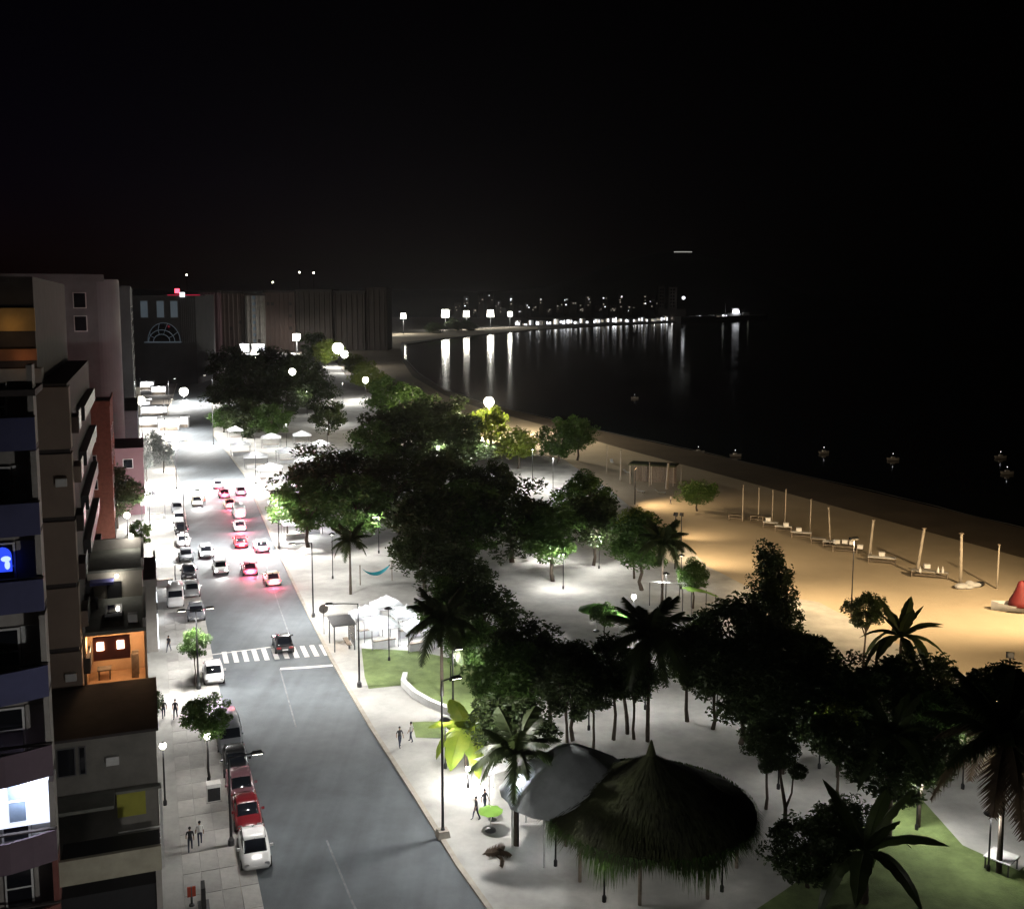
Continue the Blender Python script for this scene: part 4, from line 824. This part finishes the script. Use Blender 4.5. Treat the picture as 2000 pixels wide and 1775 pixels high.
def tent(p, rot, wx, wy, h, label, m=canvas, name='market_tent', cat='tent', group='white market tents at the junction plaza', pw=0, peak=.9):
    o = thing(name, label, cat, p, rot, group); mb = MB(); N = 6; vs = []
    for j in range(N+1):
        for i in range(N+1):
            u, v = i/N*2-1, j/N*2-1; e = max(abs(u), abs(v)); vs.append((u*wx/2, v*wy/2, h+peak*(1-e)**1.25-.08*(1-abs(abs(u)-abs(v)))*e))
    mb.add(vs, [(j*(N+1)+i, j*(N+1)+i+1, (j+1)*(N+1)+i+1, (j+1)*(N+1)+i) for j in range(N) for i in range(N)])
    mb.build('canopy', m, o, True)
    mb = MB(); 
    for (x0, y0, x1, y1) in ((-1,-1,1,-1),(1,-1,1,1),(1,1,-1,1),(-1,1,-1,-1)): mb.add([(x0*wx/2,y0*wy/2,h-.08),(x1*wx/2,y1*wy/2,h-.08),(x1*wx/2*1.01,y1*wy/2*1.01,h-.36),(x0*wx/2*1.01,y0*wy/2*1.01,h-.36)], [(0,1,2,3)])
    mb.build('valance', m, o)
    for sx in (-1,1):
        for sy in (-1,1): MB().tube([(sx*wx*.47, sy*wy*.47, 0), (sx*wx*.47, sy*wy*.47, h-.05)], .04, 6).build('pole', greym, o)
    MB().box(-wx*.4, wx*.4, -wy*.42, -wy*.2, .75, .82).build('counter', wood, o); MB().box(-wx*.38, wx*.38, -wy*.38, -wy*.24, 0, .749).build('counter_skirt', canvas, o)
    if pw: light(o, (0,0,h-.3), pw, (.95,.98,1), .15); MB().ball((0,0,h-.1), .12, 8, 6).build('bulb', E_cool, o)
    return o
tw_ = [(470,880,'at the left end by the road'),(500,905,'at the front left, nearest the cars'),(530,865,'second of the back row'),(528,930,'biggest of the front, pale blue'),(560,895,'in the middle of the cluster'),(590,860,'third of the back row'),(548,955,'nearest the pink traffic'),(600,915,'beside the dark corner tree'),(625,880,'behind the dark corner tree'),(655,905,'with a teal-tinged roof'),(690,915,'at the far right under the trees'),(460,850,'behind the leafy road-edge tree')]
for x, y, lb in tw_: tent(at(x, y+8, .12), A+rnd.uniform(-.3,.3), rnd.uniform(3.2,5), rnd.uniform(3,4.5), 2.5, 'white market tent '+lb, pw=190)
lt = [(715,1225,'left end'),(755,1205,'second from the left'),(795,1225,'third from the left'),(745,1245,'front, below the others'),(815,1250,'right end under the palm')]
for x, y, lb in lt: tent(at(x, y+14, .12), A+.1, 2.8, 2.6, 2.3, 'brightly lit white stall past the crossing, '+lb, group='lit white stalls past the crossing', pw=170)
for x, y, lb in ((575,1040,'overhung by green leaves'),(605,1030,'behind it, under the dark crown'),(548,1000,'small and round beside the queue')): tent(at(x, y+10, .12), A, 3.4, 3.2, 2.5, 'white kiosk tent at the right kerb '+lb, group='kiosk tents at the right kerb', pw=500)
# far white kiosks and arcades at the road head
for i, (x, y, wx) in enumerate(((398,664,9),(470,672,7),(495,664,8),(520,666,7),(545,682,8),(478,690,6),(505,690,9),(300,735,7),(330,738,6),(275,742,6),(285,760,6),(310,770,5),(275,800,6),(300,812,8),(345,835,6),(330,840,5),(290,835,5))):
    lbs = ['broad and highest at the street end','left of the far row','taller, under the high globe','right of the far row','at the right end beyond the dark trees','low, behind the first dark tree','low and wide, behind the second dark tree','by the arcade, middle','by the arcade, right','by the arcade, left','below the arcade, left','below the arcade, right','with the red striped front','beside the red striped one','at the kerb of the far road','next to the kerb one','in front of the pink house']
    p = at(x, y, .12); k = mpp(p); o = thing('kiosk', 'white-lit kiosk '+lbs[i], 'kiosk', p, A, 'white-lit kiosks along the far road'); h = 2.8 if y > 700 else 6
    q = min(wx, 8); B(o, 'wall', whitep, (-q/2, q/2, 0, 3, 0, h)); B(o, 'roof', canvas, (-q/2-.4, q/2+.4, -1.4, 3.2, h+.002, h+.25))
    B(o, 'shopfront', E_sign, (-q/2+.4, q/2-.4, -.08, -.002, .9, h-.5)); B(o, 'counter', wood if i != 12 else mat('red_stripe', (.5,.05,.06), .6, .1), (-q/2+.3, q/2-.3, -.7, -.09, 0, .88)); B(o, 'post', greym, (-q/2-.3, -q/2-.2, -1.3, -1.2, 0, h), (q/2+.2, q/2+.3, -1.3, -1.2, 0, h))
    light(o, (0, -.9, h-.4), 700 if y > 700 else 3000, (1,1,1), .3)
# warm grill stall by the dark street tree
o = thing('kiosk', 'small orange-lit food stall beside the white lantern', 'kiosk', at(225,872,.12), A); B(o, 'wall', brick, (-2.5,2.5,0,3,0,2.6)); B(o, 'roof', wood, (-3,3,-1.5,3.2,2.602,2.8)); B(o, 'counter', wood, (-2.3,2.3,-.8,-.1,0,.9)); light(o, (0,-.9,2.2), 420, (1,.5,.2), .2); MB().ball((0,-.9,2.45), .12).build('bulb', E_warm, o)
# big round-topped white canopy on left pavement
o = tent(at(300,1010,.12), A, 3.6, 3.4, 2.6, 'white rounded canopy over the left pavement below its lamp', group=None, pw=300, peak=1.6)
tent(at(318,1140,.12), A, 3.0, 3.0, 2.8, 'pale flat canopy over the brightest patch of left pavement', group=None, pw=330, peak=.3)
# canvas awning beside the hut, green parasols, white beach awning
o = thing('canopy', 'grey white canvas canopy joined to the left side of the thatched hut', 'canopy', at(1115,1640,.12), A)
mb = MB(); N = 28; RR_ = 3.9; ring = [(.02,6.1),(.3,5.75),(.62,4.9),(.86,4.0),(1,3.2)]
vs = [(math.cos(2*math.pi*i/N)*RR_*q*(1.12 if q > .5 else 1)*(1+.05*math.cos(i*math.pi/2)), math.sin(2*math.pi*i/N)*RR_*q*.95, z+(.12 if i % 4 == 0 else -.05)*q) for q, z in ring for i in range(N)]
mb.add(vs, [(j*N+i, j*N+(i+1) % N, (j+1)*N+(i+1) % N, (j+1)*N+i) for j in range(4) for i in range(N)]+[tuple(range(N))[::-1]]); mb.build('canvas', mat('grey_canvas', (.4,.43,.44), .85, .2, .8, .3), o, True)
for i in range(7): a_ = 2*math.pi*i/7+.3; MB().tube([(math.cos(a_)*RR_*.95, math.sin(a_)*RR_*.88, 0), (math.cos(a_)*RR_*.95, math.sin(a_)*RR_*.88, 3.35)], .06, 7).build('pole', whitep, o)
lp_ = thing('added_slope_lamp', 'bright lamp added at the left rim of the grey canvas canopy', 'lamp', at(1012,1652,.12), A); MB().tube([(0,0,0),(0,0,4.6)], .05, 7).build('pole', darkm, lp_); MB().lathe([(.14,4.5),(.16,4.75)], 10).build('lens', E_cool, lp_); MB().lathe([(.3,4.76),(.05,4.95)], 10).build('shade', darkm, lp_); light(lp_, (0,0,4.3), 420, (.92,.97,1), .2)  # lamp added to light the left slope of hut and canopy
o = thing('awning', 'second small white awning above the cafe table', 'awning', at(965,1560,.12), A+.3)
mb = MB(); vs = [(-1.0+2*i/6, -.8+2.2*j/6, 2.2+.5*math.sin(math.pi*j/6)+.25*j/6) for j in range(7) for i in range(7)]; mb.add(vs, [(j*7+i, j*7+i+1, (j+1)*7+i+1, (j+1)*7+i) for j in range(6) for i in range(6)]); mb.build('canvas', canvas, o, True)
for x, y in ((-.9,-.7),(.9,-.7),(-.9,1.3),(.9,1.3)): MB().tube([(x,y,0),(x,y,2.25)], .045, 7).build('pole', whitep, o)
def parasol(px, py, R, h, m, label, group, closed=False, tilt=0):
    a = at(px, py, h); o = thing('parasol', label, 'parasol', (a.x, a.y, .12), rnd.random()*3, group); N = 8
    MB().tube([(0,0,0),(0,0,h)], .035, 7).build('pole', whitep, o); MB().lathe([(.35,0),(.33,.1),(.06,.18)], 12).build('foot', greym, o)
    mb = MB(); vs = [(0,0,h)]
    for q in (.5, 1):
        for k in range(N*2):
            a_ = math.pi*k/N; rr2 = R*q*(1 if k % 2 == 0 else .95); vs.append((rr2*math.cos(a_), rr2*math.sin(a_), h-.62*q**1.3*R*.55-(.06*q if k % 2 else 0)))
    n2 = N*2; mb.add(vs, [(0, 1+k, 1+(k+1) % n2) for k in range(n2)]+[(1+k, 1+n2+k, 1+n2+(k+1) % n2, 1+(k+1) % n2) for k in range(n2)]); mb.build('canopy', m, o, True)
    for k in range(N): a_ = 2*math.pi*k/N; MB().tube([(0,0,h-.1),(R*math.cos(a_)*.97, R*math.sin(a_)*.97, h-.36*R)], .012, 4).build('rib', greym, o)
    return o
grn = mat('green_canvas', (.09,.25,.04), .8, .15, 1.5); dgr = mat('lime_canvas', (.2,.38,.06), .8, .15, 1.5)
parasol(1165,1180,1.9,2.9,grn,'green parasol on the left of the pair below the pale paving','green parasols'); parasol(1208,1195,1.6,2.7,grn,'green parasol on the right of the pair, lower','green parasols')
parasol(958,1578,.8,1.6,dgr,'small lime parasol shading the cafe table on the promenade','green parasols')
o = thing('awning', 'white sail awning at the sand edge right of the green parasols', 'awning', at(1310,1185,.1), .4)
mb = MB(); vs = [(-2+4*i/6, -1.2+2.6*j/6, 3.2-.5*i/6+.3*math.sin(i)*.2-.5*j/6) for j in range(7) for i in range(7)]; mb.add(vs, [(j*7+i, j*7+i+1, (j+1)*7+i+1, (j+1)*7+i) for j in range(6) for i in range(6)]); mb.build('canvas', canvas, o, True)
for x, y in ((-1.9,-1.1),(1.9,-1.1),(-1.9,1.3),(1.9,1.3)): MB().tube([(x,y,0),(x,y,2.6)], .05, 7).build('pole', greym, o)
o = thing('awning', 'drooping green leafy awning right of the white sail awning', 'awning', at(1365,1195,.1), .4)
mb = MB(); vs = [(-1.6+3.4*i/6, -1+2*j/6, 2.6-.9*(i/6)**2+.1*math.sin(j*2+i)) for j in range(7) for i in range(7)]; mb.add(vs, [(j*7+i, j*7+i+1, (j+1)*7+i+1, (j+1)*7+i) for j in range(6) for i in range(6)]); mb.build('canvas', dgr, o, True)
for x, y in ((-1.5,-.9),(1.5,-.9),(-1.5,.9),(1.5,.9)): MB().tube([(x,y,0),(x,y,2.0 if x > 0 else 2.5)], .05, 7).build('pole', greym, o)
# hammock
o = thing('hammock', 'turquoise hammock slung between posts beside the small palm', 'hammock', at(735,1138,.12), .5)
for x in (-2,2): MB().tube([(x,0,0),(x,0,2.4)], .06, 8).build('post', wood, o)
mb = MB(); vs = []
for i in range(13):
    u = i/12*2-1
    for j in range(5): v = j/4*2-1; vs.append((u*1.8, v*.55*(1-u*u*.9), 2.0-1.1*(1-u*u)+.25*v*v*(1-u*u)))
mb.add(vs, [(i*5+j, i*5+j+1, (i+1)*5+j+1, (i+1)*5+j) for i in range(12) for j in range(4)]); mb.build('cloth', mat('turquoise_cloth', (.02,.3,.36), .8, .15, 2), o, True)
# bus shelter by the second lamp
o = thing('bus_shelter', 'grey glazed shelter with a warm light at the right kerb past the crossing', 'shelter', at(668,1262,.12), A)
B(o, 'roof', greym, (-1.1,1.1,-1.6,1.6,2.5,2.62))
for x in (-.95,.95):
    for y in (-1.4,1.4): B(o, 'post', greym, (x-.05,x+.05,y-.05,y+.05,0,2.499))
shelter_glass = bpy.data.materials.new('shelter_glass'); shelter_glass.use_nodes = True; g_ = shelter_glass.node_tree.nodes['Principled BSDF']; g_.inputs['Transmission Weight'].default_value = .85; g_.inputs['Roughness'].default_value = .1; g_.inputs['Base Color'].default_value = (.75,.78,.8,1)
B(o, 'glass_panel', shelter_glass, (.93,.96,-1.34,1.34,.3,2.3)); B(o, 'bench', wood, (.3,.75,-1.2,1.2,.42,.48)); B(o, 'bench_leg', greym, (.45,.6,-1.0,-.9,0,.419), (.45,.6,.9,1.0,0,.419))
light(o, (-.2,0,2.2), 60, (1,.7,.4), .15); MB().ball((-.2,0,2.4), .15).build('bulb', E_warm, o)
o = thing('round_sign', 'round grey sign on a post beside the glazed shelter', 'sign', at(633,1238,.12), A); MB().tube([(0,0,0),(0,0,2.6)], .04, 6).build('post', darkm, o); MB().lathe([(.45,-.03),(.47,0),(.45,.03)], 18).build('disc', greym, o, loc=(0,0,2.6), rot=(math.pi/2,0,0))
# curved white wall round the lawn
pts = offs(poly_px([(787,1325),(783,1340),(805,1362),(835,1380),(868,1394),(888,1400)], .12), 0); o2 = offs(pts, -.42); mb = MB()
for i in range(len(pts)-1): mb.prism([pts[i], pts[i+1], o2[i+1], o2[i]], .125, .72)
tag(mb.build('low_wall', whitep), 'low curved white wall around the lawn bed', 'wall')
# table bottom right, cafe table
o = thing('table', 'white square table standing on the corner lawn', 'table', at(1955,1695,.15), .75); B(o, 'tabletop', whitep, (-.75,.75,-.75,.75,.72,.78))
for x in (-.65,.65):
    for y in (-.65,.65): B(o, 'leg', greym, (x-.04,x+.04,y-.04,y+.04,0,.719))
o = thing('cafe_table', 'small round cafe table beneath the lime parasol', 'table', at(962,1600,.12), 0); MB().lathe([(.45,.7),(.45,.74)], 16).build('tabletop', whitep, o); MB().tube([(0,0,0),(0,0,.7)], .04, 7).build('stem', greym, o); MB().lathe([(.28,0),(.05,.05)], 10).build('foot', greym, o)
# red marker and barrier on the left pavement
o = thing('barrier_post', 'red and grey marker post at the bottom of the left pavement', 'post', at(375,1768,.13), A); MB().lathe([(.16,0),(.15,.1),(.06,.14),(.06,1.1)], 10).build('stem', greym, o); MB().box(-.22,.22,-.05,.05,.55,1.1).build('red_board', mat('red_board', (.4,.06,.03), .6, .2), o)
o = thing('barrier', 'dark slab barrier beside the red marker post', 'barrier', at(398,1770,.13), A); MB().box(-.12,.12,-.5,.5,.08,1.3,taper=.15).build('panel', darkm, o); MB().box(-.3,.3,-.55,.55,0,.079).build('foot', greym, o)
o = thing('utility_box', 'pale square cabinet on the pavement edge beside the black car', 'cabinet', at(418,1562,.13), A); B(o, 'body', whitep, (-.45,.45,-.35,.35,.08,1.25)); B(o, 'door', darkm, (-.4,.4,-.38,-.352,.12,1.0)); B(o, 'plinth', concrete, (-.5,.5,-.4,.4,0,.079))
hedge = tree(282,1370,2.2,26,'dark','dark hedge shrub against the shop wall, right of the low house',1.1,'street trees on the left pavement',name='shrub',cat='shrub')
# ------------------------------------------------------------------ beach: posts, stalls, boat
wp = mat('pale_post', (.38,.34,.28), .85, .2, 2)
posts = [(1450,1018,72,.1,0),(1481,1016,64,.09,0),(1508,1022,66,.09,0),(1533,1030,76,.1,0),(1582,1040,66,.1,0),(1622,1062,72,.12,-.08),(1698,1088,74,.2,.07),(1790,1122,92,.22,.12),(1876,1140,100,.22,-.03),(1947,1150,88,.12,0),(1268,950,48,.1,0),(1302,955,52,.28,.05),(1330,948,42,.08,0),(1212,940,62,.14,0),(1185,925,55,.08,0)]
pl_ = ['first of the row, left of the loungers','second of the row','third of the row','fourth of the row, beside the white counters','fifth of the row','slightly bent, beside the floodlight box','thick and leaning, right of the floodlight box','thick and leaning most, by the grey counter','thick and upright above the white bundle','thin, beside the red tarpaulin','thin, on the left of the hut posts','broadest of the hut posts','thin, right of the hut posts','pale, at the edge of the feathery tree','thin, behind the feathery tree']
for (x, y, hp, r, ln), lb in zip(posts, pl_):
    p = at(x, y, .0); h = hp*mpp(p); o = thing('beach_post', 'tall pale wooden beach post, '+lb, 'post', p, 0, 'wooden posts along the beach')
    MB().tube([(0,0,-.2),(ln*h*.5,0,h*.5),(ln*h,0,h)], [r, r*.85, r*.7], 8).build('shaft', wp, o, True); MB().lathe([(r*1.3,0),(r*1.3,.08)], 8, (ln*h,0,h-.02)).build('cap', wood, o)
def counter(px, py, wd, label, m=wp, rot=-.35, low=.85, d=1.0):
    o = thing('beach_counter', label, 'counter', at(px, py, .01), rot, 'counters and tables on the beach'); B(o, 'top', m, (-wd/2,wd/2,-d/2,d/2,low-.07,low))
    for x in (-wd/2+.1, wd/2-.1):
        for y in (-d/2+.08, d/2-.08): B(o, 'leg', wood, (x-.05,x+.05,y-.05,y+.05,0,low-.072))
    B(o, 'shelf', wood, (-wd/2+.12,wd/2-.12,-d/2+.1,d/2-.1,.3,.36)); return o
for x, y, wd, lb, m in ((1437,1015,2.2,'low slatted table at the left start of the row',wood),(1478,1017,2.0,'dark framed table right of the first post',wood),(1505,1030,2.2,'white table with things on it, third in the row',whitep),(1530,1038,2.4,'white counter with dark opening, fourth in the row',whitep),(1565,1050,2.8,'white counter before the fifth post',whitep),(1598,1062,2.0,'grey cabinet-like counter, sixth in the row',plaster),(1620,1068,1.8,'small white counter under the bent post',whitep),(1650,1078,3.2,'long low counter loaded with white boxes',wood),(1722,1100,3.4,'brown counter with a bright white top right of the leaning post',whitep),(1815,1128,4.2,'long grey counter with bottles on it',plaster)): counter(x, y, wd, 'beach '+lb, m)
def item(name, label, cat, px, py, z, mbx, m, group='goods on the beach counters'):
    o = mbx.build(name, m, None, False, at(px, py, z), rnd.uniform(-.5,.2)); return tag(o, label, cat, group)
for x, y, lb in ((1500,1012,'on the third table'),(1535,1022,'on the fourth counter'),(1560,1032,'on the counter before the fifth post'),(1634,1056,'leftmost on the long low counter'),(1650,1056,'middle of the long low counter'),(1664,1058,'right on the long low counter'),(1680,1066,'standing at the end of the long low counter'),(1722,1080,'on the bright-topped counter'),(1810,1104,'left on the grey counter')):
    item('cooler_box', 'white cooler box '+lb, 'box', x, y+5, .86, MB().box(-.35,.35,-.25,.25,0,.42).box(-.37,.37,-.27,.27,.42,.5), whitep)
for x, lb in ((1797,'left of the cooler box'),(1832,'white, right of the cooler box'),(1841,'rightmost')):
    item('bottle', 'tall bottle on the grey beach counter, '+lb, 'bottle', x, 1118, .86, MB().lathe([(.14,0),(.14,.4),(.05,.6),(.05,.75)], 8), whitep)
o = thing('bundle', 'white canvas bundle at the foot of the thick upright post', 'bundle', at(1892,1148,.02), .3)
mb = MB()
for i, (x, y, z, a_, b_, c_) in enumerate(((-1.0,0,.3,.9,.6,.35),(.2,.1,.4,.6,.5,.45),(.9,0,.3,.8,.5,.3),(-.3,-.3,.2,.7,.4,.22))): mb.ball((x,y,z), (a_,b_,c_), 12, 7)
mb.build('canvas', canvas, o, True); MB().ball((1.6,.1,.3), (.7,.4,.35), 10, 6).build('dark_sack', darkm, o, True)
o = thing('rowing_boat', 'pale beached boat under a red tarpaulin at the right edge', 'boat', at(1998,1195,.02), -.25)
mb = MB(); vs = []; NS = 12
for i in range(NS+1):
    u = i/NS*2-1; bw_ = 1.1*(1-abs(u)**2.4)+.03
    for q, z in ((0,0),(.6,.12),(.92,.45),(1,.8+.25*u*u)): vs += [(u*3.2, bw_*q, z+.0), (u*3.2, -bw_*q, z)]
fs = []
for i in range(NS):
    for j in range(3):
        for k in (0,1): a_ = i*8+2*j+k; fs.append((a_, a_+8, a_+10, a_+2))
mb.add(vs, fs); mb.build('hull', canvas, o, True); B(o, 'thwart', wood, (-1.4,-1.1,-.9,.9,.55,.6), (.9,1.2,-.9,.9,.55,.6))
mb = MB(); mb.lathe([(1.25,0),(1.15,.5),(.75,1.3),(.5,2.0),(.3,2.6),(.05,2.75)], 14, (-.3,0,.7)); mb.build('red_tarpaulin', mat('red_tarpaulin', (.11,.008,.01), .7, .2, 1.5), o, True)
# thatch screens behind the feathery tree
o = thing('beach_hut', 'dark plank hut with open front between the beach posts', 'hut', at(1275,945,.0), -.35); 
for k in range(16): B(o, 'plank', wood, (-4+k*.5,-3.55+k*.5,2.0,2.08,0,3.4+rnd.uniform(-.1,.1)))
B(o, 'roof', thatchm, (-4.3,4.3,-1.5,2.4,3.5,3.75))
for x in (-4,0,4): B(o, 'post', wp, (x-.09,x+.09,-1.3,-1.12,0,3.499))
# chairs and loungers scattered by the hut
for i, (x, y, lb) in enumerate(((1195,905,'furthest left'),(1225,925,'beside the pale post'),(1250,962,'on the open sand'),(1290,965,'before the hut posts'))):
    o = thing('sun_lounger', 'white sun lounger by the dark plank hut, '+lb, 'lounger', at(x, y, .02), rnd.uniform(0,3), 'sun loungers by the plank hut'); B(o, 'seat', whitep, (-.3,.3,-.9,.3,.3,.36)); MB().add([(-.3,.3,.3),(.3,.3,.3),(.3,.95,.75),(-.3,.95,.75),(-.3,.3,.36),(.3,.3,.36),(.3,.93,.81),(-.3,.93,.81)], [(0,3,2,1),(4,5,6,7),(0,1,5,4),(1,2,6,5),(2,3,7,6),(3,0,4,7)]).build('backrest', whitep, o)
    for xx in (-.25,.25):
        for yy in (-.8,.25): B(o, 'leg', greym, (xx-.03,xx+.03,yy-.03,yy+.03,0,.299))
# ------------------------------------------------------------------ boats on the bay
for x, y, lb in ((1240,778,'alone in mid water'),(1365,884,'first off the beach posts'),(1437,891,'second off the beach posts'),(1610,885,'third from the left off the beach'),(1745,898,'fourth from the left off the beach'),(1955,894,'fifth, furthest right, dimmer'),(1968,925,'nearest the right edge and brightest'),(1240,647,'below the far waterfront')):
    p = at(x, y, -.6); k = mpp(p); s_ = max(2.6, k*8); o = thing('boat', 'small moored boat showing a white light, '+lb, 'boat', p, .2+rnd.uniform(-.3,.3), 'small boats on the dark bay')
    mb = MB(); vs = []
    for i in range(9):
        u = i/8*2-1; bw_ = .17*(1-max(0,u)**2.2)+.005
        for q, z in ((.3,-.03),(.9,.06),(1,.14+.05*u*u)): vs += [(u*.5*s_, bw_*q*s_, z*s_), (u*.5*s_, -bw_*q*s_, z*s_)]
    mb.add(vs, [(i*6+2*j+k2, (i+1)*6+2*j+k2, (i+1)*6+2*j+k2+2, i*6+2*j+k2+2) for i in range(8) for j in range(2) for k2 in (0,1)]+[(i*6+4, (i+1)*6+4, (i+1)*6+5, i*6+5) for i in range(8)])
    mb.build('hull', plaster, o); B(o, 'cabin', plaster, (-.2*s_,.1*s_,-.1*s_,.1*s_,.15*s_,.27*s_)); MB().tube([(-.05*s_,0,.27*s_),(-.05*s_,0,.5*s_)], .02*s_, 5).build('mast', darkm, o); MB().ball((-.05*s_,0,.52*s_), .028*s_, 8, 6).build('lamp', E_sign, o)
# ------------------------------------------------------------------ far waterfront
ORD = 'first second third fourth fifth sixth seventh eighth ninth tenth eleventh twelfth thirteenth fourteenth fifteenth sixteenth seventeenth eighteenth nineteenth twentieth'.split(); ORD += ['twenty-'+q for q in ORD[:9]]+['thirtieth']+['thirty-'+q for q in ORD[:9]]
r = random.Random(11); WG = 'lit waterfront buildings of the far point'; HG = 'buildings on the hill behind the far waterfront'
for i in range(34):
    x = 1012+i*12.6+r.uniform(-3,3); by = 640-(x-1012)/430*13.5; p = at(x, by-3.5, .0); k = p.y/F
    wd = r.uniform(9,13)*k; h = r.uniform(5,11)*k; hue = r.choice(['white','pale grey','cream']); pos = ['at the left start' if i == 0 else 'number %d along the water from the left' % (i+1)][0]
    o = thing('waterfront_house', 'small %s floodlit house, %s from the quay wall along the far waterfront' % (hue, ORD[33-i]), 'house', p, 0, WG)
    B(o, 'wall', {'white': whitep, 'pale grey': plaster, 'cream': canvas}[hue], (-wd/2,wd/2,0,8,0,h)); B(o, 'roof', ledge, (-wd/2-.5,wd/2+.5,-.5,8,h+.01,h+1))
    for j in range(r.randint(2,4)): x0 = -wd/2+wd*(j+.1)/4; B(o, 'window', E_sign if r.random() < .6 else E_city, (x0,x0+wd*.2,-.3,-.01,h*r.uniform(.08,.3),h*r.uniform(.55,.95)))  # wide glowing windows stand in for light along the shore strip
    if i % 3 == 0: light(o, (0,-5,h*.5), 150, (1,1,.97), 1)
for i in range(30):
    x = 880+15*i+r.uniform(-4,4); yy = r.uniform(572,604); Y = r.uniform(2250,2600); k = Y/F; z = max(2, H-(yy-HORIZON)*k); wd = r.uniform(6,16)*k
    o = thing('hill_building', 'dark hillside building with few lit windows, %s from the left behind the far waterfront' % ORD[i], 'building', ((x-1000)*k, Y, 0), 0, HG); h = z
    B(o, 'wall', umber, (-wd/2,wd/2,0,14,0,h))
    for j in range(r.randint(2,5)):
        x0 = r.uniform(-wd/2,wd/2-3); z0 = r.uniform(.45,.95)*h; q = r.uniform(.8,1.9); B(o, 'window', r.choice([E_city, E_sign, E_city, E_city]), (x0,x0+q*1.6,-.4,-.01,z0,z0+q))
k = 1900/F; o = thing('tower_block', 'pair of grey towers standing above the end of the far waterfront', 'tower', ((1302-1000)*k, 1900, 0), 0)
B(o, 'wall', umber, (-16,-6,0,14,0,64), (2,17,0,14,0,62)); B(o, 'podium', umber, (-18,34,-2,14,0,22)); light(o, (0,-40,20), 350, (1,1,1), 4)
for j in range(6):
    for x0 in (-14,-10,5,10): B(o, 'window', glassd, (x0,x0+2.4,-.3,-.01,26+j*6,29+j*6))
o = globe_lamp(Vector(((1331-1000)*k, 1890, 0)), H-(582-HORIZON)*1890/F, 3.0, 'bright lamp right of the grey towers', 0, em=E_sign, group=None)
# point with the bright harbour light
p = at(1437,620,0); k = p.y/F; o = thing('harbour_light', 'glaring harbour light building at the tip of the point', 'lighthouse', p, 0); B(o, 'base', whitep, (-16*k,10*k,0,12,0,8*k)); MB().lathe([(7*k,8*k+.02),(6.5*k,14*k)], 12).build('lantern_room', E_sign, o); MB().ball((0,6,17*k), (8*k,8*k,3*k), 12, 6).build('roof', whitep, o); B(o, 'annex', plaster, (14*k,26*k,0,10,0,10*k)); light(o, (-30*k,-30,24*k), 50, (1,1,.9), 2); MB().tube([(-20*k,4,0),(-20*k,4,26*k)], .6*k, 6).build('mast', greym, o); light(o, (20*k,-20,16*k), 20, (1,1,.8), 2)
mb = MB(); a = [at(x, y, 0) for x, y in ((1330,630.5),(1400,627.5),(1500,620.5))]
for i in range(2): mb.prism([a[i], a[i+1], a[i+1]+Vector((0,60,0)), a[i]+Vector((0,60,0))], -1.5, 9.5 if i == 0 else 7)
tag(mb.build('quay', plaster), 'pale floodlit quay wall running out to the harbour light', 'quay')
for i in range(3): pass
# made-up shelter on the dark hill, its roof glowing as a streak of light
Y_ = 2700
while hill_z(330*Y_/F, Y_) < H-(498-HORIZON)*Y_/F-4 and Y_ < 2900: Y_ += 5
k = Y_/F; z = H-(495-HORIZON)*k; zg = hill_z(330*k, Y_); o = thing('hill_shelter', 'lone pale streak of light high on the dark hillside, built as a glowing shelter roof', 'shelter', (330*k, Y_, zg-3), 0); B(o, 'roof', emit('shelter_glow', (1,1,.9), .35), (-17*k,17*k,-3,4,z-zg+3,z-zg+3+1.8*k)); B(o, 'wall', black, (-16*k,16*k,-2,3,-2,z-zg+2.99))
# low dark grove at the far lamps
for x, y, q, lb in ((850,640,16,'left'),(885,636,18,'middle'),(915,636,14,'right')): tree(x, y, 6, q, 'dark', 'dark far grove below the bay lamps, '+lb, .6, 'far grove on the bay')

# ------------------------------------------------------------------ night haze over the bay
hz = bpy.data.materials.new('haze_air'); hz.use_nodes = True; n = hz.node_tree.nodes; n.clear(); ho = n.new('ShaderNodeOutputMaterial'); hv = n.new('ShaderNodeVolumePrincipled')
hv.inputs['Density'].default_value = HAZE; hv.inputs['Anisotropy'].default_value = .75; hv.inputs['Color'].default_value = (.9,.9,.95,1); hz.node_tree.links.new(hv.outputs[0], ho.inputs['Volume'])
ho_ = MB().box(-9500,9500,-600,20500,-2.5,260).build('haze', hz); ho_['kind'] = 'stuff'
